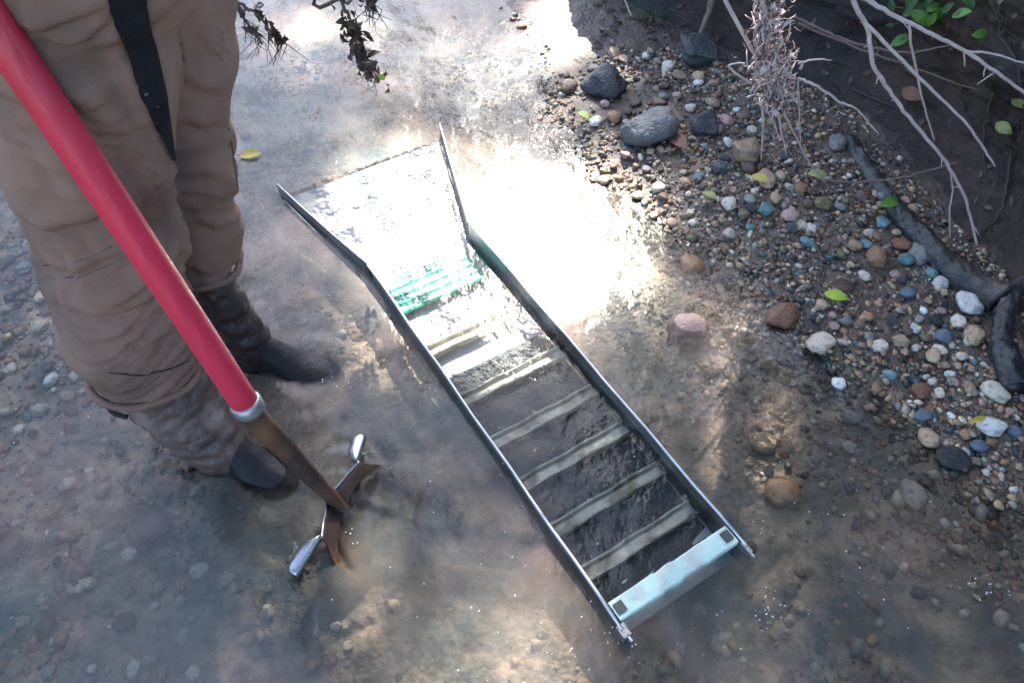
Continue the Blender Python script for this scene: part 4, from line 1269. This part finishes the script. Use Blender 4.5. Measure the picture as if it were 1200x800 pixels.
branch('hanging_branch', [np.array([1.25, 2.35, 1.15]), np.array([.98, 2.2, 1.62]), np.array([.68, 1.85, 1.50]), PY(960, -260, 1.5), PY(985, -60, 1.38), PY(1002, 5, 1.34), PY(1017, 35, 1.33), PY(1023, 75, 1.32), PY(1046, 112, 1.31), PY(1076, 150, 1.29), PY(1108, 190, 1.27), PY(1132, 235, 1.25), PY(1145, 288, 1.24)],
       .0060, .0028, pale_twig, 'longest pale bare branch hanging over the gravel, forked, its tip nearest the log',
       [([PY(1017, 30, 1.33), PY(1050, 64, 1.31), PY(1086, 100, 1.30), PY(1128, 140, 1.28), PY(1150, 170, 1.27), PY(1166, 195, 1.26)], .0038, .0022),
        ([PY(1110, 192, 1.27), PY(1116, 215, 1.27), PY(1113, 250, 1.26), PY(1113, 279, 1.26)], .0022, .0015)])
branch('hanging_branch', [np.array([1.2, 2.5, 1.15]), np.array([.90, 2.3, 1.55]), np.array([.62, 1.9, 1.35]), PY(940, -200, 1.55), PY(985, -30, 1.45), PY(1022, 3, 1.42), PY(1066, 28, 1.40), PY(1120, 54, 1.38), PY(1160, 80, 1.36), PY(1205, 112, 1.34), PY(1250, 150, 1.32)],
       .0055, .0030, pale_twig, 'pale bare branch reaching the right edge below the green leaves',
       [([PY(1066, 28, 1.40), PY(1069, 60, 1.40), PY(1080, 112, 1.39), PY(1095, 165, 1.38)], .0030, .0016),
        ([PY(1133, 60, 1.375), PY(1165, 64, 1.37), PY(1205, 76, 1.36)], .0026, .0018), ([PY(1130, 62, 1.376), PY(1131, 78, 1.375)], .002, .0012), ([PY(1155, 78, 1.365), PY(1152, 90, 1.365)], .002, .0012)])
branch('thin_branch', [PY(930, 20, 1.62), PY(965, 36, 1.58), PY(1005, 52, 1.54), PY(1060, 62, 1.50), PY(1112, 54, 1.48)], .0036, .0018, brown_twig, 'thin brown branch crossing behind the forked pale branch')
branch('thin_branch', [PY(935, 28, 1.68), PY(1000, 55, 1.62), PY(1060, 76, 1.56), PY(1150, 108, 1.5)], .0028, .0016, brown_twig, 'thin dark branch lowest of those crossing the bank')

def leaf_geo(c, length, width, d, n_, curl=.15):
    d = np.array(d, float); d /= np.linalg.norm(d); n_ = np.array(n_, float); n_ -= d * (n_ @ d); n_ /= np.linalg.norm(n_); s = np.cross(n_, d)
    V, F = [], []
    K_ = 8
    for i in range(K_ + 1):
        t = i / K_
        w = width * .5 * math.sin(math.pi * min(1, t * .97 + .02)) ** .75
        z = -curl * length * (t - .5) ** 2 * 2
        for q in (-1, -.5, 0, .5, 1):
            V.append(np.array(c) + d * (t - .5) * length + s * q * w + n_ * (z + abs(q) * w * .25 + .002))
    for i in range(K_):
        for k in range(4):
            F.append((i * 5 + k, i * 5 + k + 1, i * 5 + 6 + k, i * 5 + 5 + k))
    return V, F
# clump of flood debris caught on twigs
yc = 1.47
ctop = PY(890, -40, yc)
deb = empty('debris_clump', PY(915, 125, yc), 'sunlit clump of dry flood debris and twigs hanging over the gravel bar', 'debris')
dbase = np.array(deb.location)
V, F = [], []
spine = smooth_path([PY(893, -60, yc), PY(900, -10, yc), PY(903, 40, yc), PY(908, 85, yc), PY(913, 120, yc)], 8)
V2, F2 = [], []
for i in range(560):
    t = rng.uniform(0, 1) ** .9; k = t * (len(spine) - 1); c = spine[int(k)]
    wdt = .015 + .016 * math.exp(-((t - .66) / .25) ** 2)
    c = c + rng.normal(size=3) * np.array([wdt, wdt * .8, .02]) * .75
    d_ = rng.normal(size=3) * np.array([.5, .5, 1.0]); d_ /= np.linalg.norm(d_)
    VV, FF = (V, F) if rng.uniform() < .75 else (V2, F2)
    if i % 5 == 0:
        v_, f_ = leaf_geo(c, rng.uniform(.014, .03), rng.uniform(.006, .014), d_, rng.normal(size=3), .8)
        o_ = len(VV); VV += v_; FF += [tuple(o_ + q for q in g) for g in f_]
    else:
        ln_ = rng.uniform(.010, .034); b1 = rng.normal(size=3) * .008; b2 = rng.normal(size=3) * .008
        q = smooth_path([c - d_ * ln_, c - d_ * ln_ * .3 + b1, c + d_ * ln_ * .4 + b2, c + d_ * ln_], 2)
        tube(q, [.0005] + [rng.uniform(.0008, .0026)] * (len(q) - 2) + [.0004], 4, VV, FF, flat=rng.uniform(.25, .9))
child('fibre_tangle', V, F, pmat('dry_fibre', (.60, .50, .47), (.36, .27, .25), 60, .8, bump=.3, bscale=150), deb, dbase)['kind'] = 'stuff'
child('dark_fibre_tangle', V2, F2, pmat('damp_fibre', (.14, .085, .07), (.07, .045, .038), 60, .8, bump=.3, bscale=150), deb, dbase)['kind'] = 'stuff'
for P, ra, rb in (([np.array([.95, 2.5, 1.05]), np.array([.75, 2.2, 1.30]), np.array([.55, 1.75, 1.05]), PY(893, -60, yc), PY(903, 30, yc)], .009, .004), ([np.array([.75, 2.2, 1.30]), PY(800, -160, 1.6), PY(835, -40, 1.5), PY(850, 0, 1.49), PY(868, 35, 1.48), PY(893, 78, 1.47)], .0050, .0040),
                  ([PY(884, 100, 1.47), PY(868, 90, 1.46), PY(854, 78, 1.46), PY(866, 74, 1.46), PY(873, 74, 1.45)], .0030, .0015),
                  ([PY(935, 92, 1.47), PY(958, 102, 1.45), PY(985, 120, 1.44), PY(1003, 128, 1.43), PY(1030, 158, 1.42)], .0036, .0018),
                  ([PY(935, 75, 1.47), PY(955, 70, 1.46), PY(975, 71, 1.46)], .0026, .0014),
                  ([PY(893, 118, 1.47), PY(894, 150, 1.47), PY(892, 188, 1.47)], .0034, .0018), ([PY(908, 120, 1.47), PY(915, 150, 1.47), PY(921, 182, 1.47)], .0028, .0014),
                  ([PY(935, 92, 1.47), PY(937, 130, 1.47), PY(938, 168, 1.47)], .0022, .0012), ([PY(912, 118, 1.48), PY(930, 155, 1.5), PY(948, 190, 1.52), PY(968, 214, 1.55)], .0032, .002),
                  ([PY(895, 125, 1.47), PY(905, 140, 1.46), PY(912, 160, 1.46)], .002, .001)):
    q = wavy(P, 6, .0016); V, F = tube(q, lerp_r(ra, rb, len(q)), 6)
    child('twig', V, F, pale_twig, deb, dbase)
branch('trailing_twig', [PY(962, 210, 1.56), PY(985, 213, 1.53), PY(1020, 213, 1.50), PY(1060, 208, 1.46), PY(1095, 198, 1.43), PY(1122, 190, 1.42)], .0034, .0018, brown_twig, 'brown twig lying across the upper end of the dark log',
       [([PY(1020, 213, 1.50), PY(1010, 232, 1.5), PY(998, 243, 1.5)], .002, .001), ([PY(1040, 212, 1.49), PY(1048, 225, 1.49), PY(1050, 240, 1.49)], .0024, .001)], 'twig')
branch('thick_root', [bank_hit(838, -30, .03), bank_hit(832, 10, .05), bank_hit(825, 30, .05), bank_hit(818, 52, .04)], .012, .008, pmat('stem_bark', (.22, .15, .11), (.14, .095, .07), 20, .8, bump=.4), 'thick brown root stem coming down the bank to the angular rock', [], 'root')

# roots on the bank face
rl = ['thin root hanging on the dark bank at the upper right edge', 'root hooking over the dark bank beside the yellow leaves', 'thin root on the shaded bank behind the forked branch', 'fine root trailing down to the dark log', 'fine root on the bank above the root stump', 'short root on the bank left of the yellow leaves']
rp = [[(1170, 0), (1172, 40), (1190, 70), (1196, 100)], [(1165, 108), (1155, 140), (1152, 180), (1158, 215)], [(1000, 105), (1035, 120), (1060, 130)], [(1060, 300), (1040, 250), (1030, 225)], [(1185, 175), (1180, 220), (1168, 255), (1150, 270)], [(1125, 100), (1128, 125), (1140, 150)]]
for lab, px in zip(rl, rp):
    P = [bank_hit(u, v, .012) for u, v in px]
    V, F = tube(wavy(P, 5, .003), lerp_r(.004, .002, (len(P) - 1) * 5 + 1), 6)
    single('root', V, F, root_m, lab, 'root', 'roots on the bank face')

V, F = [], []
for i in range(70):
    u, v = rng.uniform(930, 1200), rng.uniform(0, 330)
    P = [bank_hit(u + k * rng.normal(0, 9), v + k * rng.uniform(5, 22), rng.uniform(.004, .02)) for k in range(4)]
    if max(np.linalg.norm(P[k + 1] - P[k]) for k in range(3)) > .12: continue
    tube(smooth_path(P, 3), lerp_r(.0016, .0006, 10), 4, V, F)
tag(link('fine_roots', make_mesh('fine_roots', V, F), root_m), 'mat of fine hair roots hanging over the shaded bank face', 'roots', kind='stuff')
# ---- leaves
def lm(name, c1, c2):
    return pmat(name, c1, c2, 60, .5, bump=.3, bscale=200)
lime = lm('leaf_lime', (.36, .46, .04), (.26, .36, .03)); green = lm('leaf_green', (.10, .22, .03), (.06, .15, .02)); yellow = lm('leaf_yellow', (.50, .36, .05), (.38, .26, .04))
rusty = lm('leaf_rust', (.20, .075, .035), (.11, .045, .025)); dkgreen = lm('leaf_dark', (.045, .11, .025), (.03, .075, .018)); olive_l = lm('leaf_olive', (.28, .28, .09), (.2, .2, .06)); dbrown = lm('leaf_brown', (.09, .05, .03), (.05, .03, .02))
def leaf(u, v, px, mat, label, dirpx=(1, .2), p=None, hfac=.55, lift=.012, nrm=None, name='fallen_leaf'):
    if p is None: p = ground_hit(u, v) + np.array([0, 0, lift])
    f = float(proj(p)[2]); ln_ = px * f / FPX
    d = np.array([dirpx[0], -dirpx[1] * 1.2, .05])
    V, F = leaf_geo(p, ln_, ln_ * hfac, d, (random.uniform(-.3, .3), -.3, 1) if nrm is None else nrm)
    single(name, V, F, mat, label, 'leaf')
leaf(976, 353, 26, lime, 'lime green fallen leaf lying on the gravel', (1, .35), lift=.02)
leaf(1037, 248, 26, green, 'green fallen leaf at the foot of the dark log', (1, -.3), lift=.03)
leaf(792, 172, 34, rusty, 'rusty brown leaf curled beside the black speckled rock', (.6, .8), lift=.02)
leaf(889, 216, 22, yellow, 'yellow leaf tucked below the large tan stone', (.7, .5), lift=.02)
leaf(955, 213, 22, olive_l, 'yellow green leaf under the trailing twig end', (1, .2), lift=.025)
leaf(1140, 497, 26, yellow, 'thin yellow leaf left of the large pale oval stone', (1, -.3), hfac=.25, lift=.02)
leaf(683, 143, 18, lime, 'yellow green leaf on the sunlit stones left of the white pebble', (.5, .6), lift=.025)
leaf(293, 181, 24, yellow, 'yellow leaf floating beside the farther trouser leg', (1, -.15), p=PZ(293, 181, .008))
leaf(830, 236, 20, olive_l, 'ochre leaf in the gravel left of the pale grey oval pebble', (.8, .6), lift=.02)
leaf(728, 84, 17, dbrown, 'dark curled leaf sticking up on the dark boulder', (.5, .8), lift=.045, name='curled_leaf')
leaf(985, 340, 30, dbrown, 'dark wet leaf above the lime green leaf', (1, .2), lift=.016)
for (u, v, px, mt, lab, dr) in ((1176, 150, 24, olive_l, 'yellow leaf on the bank, lower of two at the right edge', (.4, .9)), (1194, 120, 24, olive_l, 'yellow leaf on the bank, upper of two at the right edge', (.1, 1)),
                                (1148, 40, 20, green, 'single green leaf on the bank right of the leafy plant', (1, -.2)), (1068, 110, 28, rusty, 'orange brown dead leaf on the shaded bank', (.5, .8)),
                                (1178, 340, 20, green, 'small green leaf between log and root stump', (.4, -.8))):
    leaf(u, v, px, mt, lab, dr, p=bank_hit(u, v, .03), nrm=(-.4, -.8, .5), name='leaf')
# leafy plant at the top right
pc = bank_hit(1085, 30, .01)
pl = empty('leafy_plant', pc, 'dark green leafy plant growing on the bank at the upper right', 'plant')
for i in range(26):
    u, v = rng.normal(1085, 24), rng.normal(4, 24)
    p = bank_hit(float(u), float(v), rng.uniform(.02, .09)); f = float(proj(p)[2]); ln_ = rng.uniform(16, 30) * f / FPX
    V, F = leaf_geo(p, ln_, ln_ * .5, rng.normal(size=3), (-.2, -.6, .8))
    child('leaf', V, F, dkgreen if rng.uniform() < .7 else green, pl, pc)
    V, F = tube(smooth_path([pc, (pc + p) / 2 + np.array([0, -.01, .02]), p], 3), .0012, 5)
    child('stalk', V, F, dkgreen, pl, pc)
# sparse dead leaves on the far right bank face, as single things would be too small: small leaf litter
V, F = [], []
for i in range(160):
    p = bank_hit(rng.uniform(760, 1200), rng.uniform(0, 320), .006)
    if p[2] < .06: continue
    v_, f_ = leaf_geo(p, rng.uniform(.012, .03), rng.uniform(.006, .014), rng.normal(size=3), (-.5, -.6, .6))
    o_ = len(V); V += v_; F += [tuple(o_ + k for k in q) for q in f_]
for i in range(70):
    p = ground_hit(rng.uniform(690, 815), rng.uniform(0, 62)) + np.array([0, 0, .006])
    v_, f_ = leaf_geo(p, rng.uniform(.02, .045), rng.uniform(.008, .02), rng.normal(size=3) * np.array([1, 1, .2]), (rng.normal() * .3, -.3, 1))
    o_ = len(V); V += v_; F += [tuple(o_ + k for k in q) for q in f_]
A = np.array(V); lo = link('leaf_litter', make_mesh('leaf_litter', A, F), dbrown); tag(lo, 'scattered small dead leaves stuck to the shaded bank', 'leaf litter', kind='stuff')

gp = ground_hit(765, 26)
gt = empty('grass_tuft', gp, 'small dark green grass tuft at the foot of the far bank', 'grass')
for i in range(22):
    d_ = np.array([rng.normal() * .5, rng.normal() * .5 - .3, 1.0]); l_ = rng.uniform(.05, .12); b1 = gp + rng.normal(size=3) * np.array([.02, .02, 0])
    P = smooth_path([b1, b1 + d_ * l_ * .5, b1 + d_ * l_ * .8 + np.array([d_[0], d_[1], -.4]) * l_ * .5], 3)
    V, F = tube(P, lerp_r(.0022, .0005, len(P)), 4, flat=.3); child('blade', V, F, dkgreen, gt, gp)
# ---- debris hanging at the top of the frame
def hang(name, top, spine_px, y, n, width, label, extra):
    P = [np.array(top), np.array([.35, 3.0, 2.2]), np.array([.10, 2.2, 1.5])] + [PY(u, v, y) for u, v in spine_px]
    b0 = P[-1]
    e = empty(name, b0, label, 'twig')
    q = wavy(P, 6, .002); V, F = tube(q, lerp_r(.016, .0016, len(q), .35), 6)
    child('stem', V, F, brown_twig, e, b0)
    V, F = [], []
    sp = smooth_path([PY(u, v, y) for u, v in extra], 6)
    for i in range(n):
        c = sp[rng.integers(len(sp))] + rng.normal(size=3) * np.array([width, width, width * .6])
        d_ = rng.normal(size=3) * np.array([.5, .5, 1]);
        v_, f_ = leaf_geo(c, rng.uniform(.015, .036), rng.uniform(.007, .016), d_, rng.normal(size=3), .5)
        o_ = len(V); V += v_; F += [tuple(o_ + k for k in t_) for t_ in f_]
    child('dead_leaves', V, F, dbrown, e, b0)['kind'] = 'stuff'
    V, F = [], []
    for i in range(14):
        c = sp[rng.integers(len(sp) // 2, len(sp))] + rng.normal(size=3) * width * .7
        tube([c, c + np.array([rng.normal() * .01, rng.normal() * .01, -.02]), c + np.array([rng.normal() * .02, rng.normal() * .02, -.05])], [.0012, .001, .0006], 4, V, F)
    child('fibre', V, F, brown_twig, e, b0)
    return e
h1 = hang('hanging_twig', (.9, 4.6, 3.6), [(380, -60), (400, 0), (412, 25), (425, 60), (440, 90)], 1.55, 130, .013, 'dark clump of dead leaves on a twig hanging at the top centre', [(405, 25), (415, 35), (420, 55), (430, 72), (442, 90)])
b0 = np.array(h1.location)
V, F = leaf_geo(PY(447, 90, 1.53), .022, .013, (.5, .2, -.5), (0, -1, .4)); child('yellow_leaf', V, F, lime, h1, b0)
hang('hanging_twig', (.9, 4.6, 3.6), [(270, -60), (285, 5), (300, 15), (318, 38), (330, 48)], 1.5, 30, .006, 'thin twig with few curled leaves hanging left of the dark clump', [(300, 8), (310, 25), (320, 38), (328, 46)])
hang('hanging_twig', (.9, 4.6, 3.6), [(255, -60), (272, -5), (285, 20), (300, 42), (308, 52)], 1.5, 7, .004, 'leftmost hanging twig, nearly bare, beside the trousers', [(275, 5), (285, 20), (300, 42)])
hang('hanging_twig', (.9, 4.6, 3.6), [(415, -60), (425, -12), (433, 4), (440, 12)], 1.55, 22, .008, 'short leafy twig at the top edge right of the dark clump', [(425, 0), (436, 6)])
branch('bank_twig', [bank_hit(668, -15, .02), bank_hit(674, 10, .03), bank_hit(682, 38, .02)], .0024, .0012, brown_twig, 'dark twig standing at the sunlit mud at the top edge', [], 'twig')
branch('bank_twig', [bank_hit(725, -12, .04), bank_hit(733, 2, .05), bank_hit(741, 22, .04)], .004, .0022, pale_twig, 'pale twig at the top edge before the dark bank', [], 'twig')

# ---- bubbles and foam; the first two clusters stand in for ripple sparkles
bm = bmesh.new(); bmesh.ops.create_icosphere(bm, subdivisions=1, radius=1.0)
bv = np.array([v.co[:] for v in bm.verts]); bf = np.array([[v.index for v in f.verts] for f in bm.faces]); bm.free()
BP = []
for (u, v, su, sv_, n) in ((900, 718, 12, 9, 18), (1165, 688, 16, 10, 18), (900, 628, 30, 20, 14), (985, 600, 60, 50, 14), (560, 690, 70, 50, 18), (650, 770, 60, 25, 22), (725, 760, 25, 30, 16), (415, 630, 12, 10, 5),
                           (405, 445, 30, 10, 12), (440, 350, 50, 40, 12), (870, 350, 22, 14, 22), (950, 700, 90, 60, 22), (555, 565, 60, 60, 10), (660, 500, 60, 60, 8), (45, 470, 40, 60, 14), (300, 500, 10, 8, 3)):
    for _ in range(n):
        p = PZ(rng.normal(u, su), rng.normal(v, sv_), .001); BP.append(np.append(p, rng.uniform(.0006, .0018)))
BP = np.array(BP)
W = (bv[None] * BP[:, None, 3:4] + BP[:, None, :3]).reshape(-1, 3)
F = (bf[None] + (np.arange(len(BP)) * len(bv))[:, None, None]).reshape(-1, 3)
fm = bpy.data.materials.new('bubble_sparkle_white'); fm.use_nodes = True
fm.node_tree.nodes['Principled BSDF'].inputs['Base Color'].default_value = (.8, .8, .8, 1); fm.node_tree.nodes['Principled BSDF'].inputs['Roughness'].default_value = .15
tag(link('bubbles', fast_mesh('bubbles', W, F), fm), 'tiny white bubbles and sparkle specks on the water surface', 'bubbles', kind='stuff')

# ---- water column over whatever lies beneath each point of the surface
bw_ = []
for o_, par in [(o_, o_.parent) for o_ in bpy.data.objects if o_.name.split('.')[0] in ('boot', 'boot_foot', 'blade', 'foot_step') and o_.parent is not gt]:
    off_ = PB if o_.name.startswith('boot') else sbase
    bw_.append(BVHTree.FromPolygons([tuple(np.array(v.co) + off_) for v in o_.data.vertices], [tuple(p.vertices) for p in o_.data.polygons]))
near = np.argwhere((WX > -.75) & (WX < -.2) & (WY > .45) & (WY < 1.15))
for i, j in near:
    for t_ in bw_:
        h_ = t_.ray_cast(Vector((WX[i, j], WY[i, j], .0)), Vector((0, 0, -1)), .2)
        if h_[0] is not None: depth[i, j] = min(depth[i, j], -h_[0].z)
        h_ = t_.ray_cast(Vector((WX[i, j], WY[i, j], .30)), Vector((0, 0, -1)), .30)
        if h_[0] is not None: depth[i, j] = 0
for (x, y, rx_, ry_, rot_, zt) in tops:
    if zt > .02: continue
    ii = np.argwhere(np.abs(wx - x) < max(rx_, ry_))[:, 0]; jj = np.argwhere(np.abs(wy - y) < max(rx_, ry_))[:, 0]
    if len(ii) == 0 or len(jj) == 0: continue
    sl = np.ix_(ii, jj); dx = WX[sl] - x; dy = WY[sl] - y
    q = ((dx * math.cos(rot_) + dy * math.sin(rot_)) / rx_) ** 2 + ((-dx * math.sin(rot_) + dy * math.cos(rot_)) / ry_) ** 2
    bed_ = -depth[sl]; top_ = zt - (zt - bed_) * np.clip(q, 0, 1) ** 2
    depth[sl] = np.where(q < 1, np.minimum(depth[sl], np.maximum(-top_, 0)), depth[sl])
plume = 1 + 2.2 * np.exp(-((WX - .02) / .42) ** 2 - ((WY - 1.45) / .42) ** 2) + 1.3 / (1 + np.exp(-(WY - 1.75) / .12)) * (WX < .25)
depth = np.where(inbox, depth, depth * plume)
at = wme.attributes.new('depth', 'FLOAT', 'POINT'); at.data.foreach_set('value', depth.ravel().astype(np.float32))
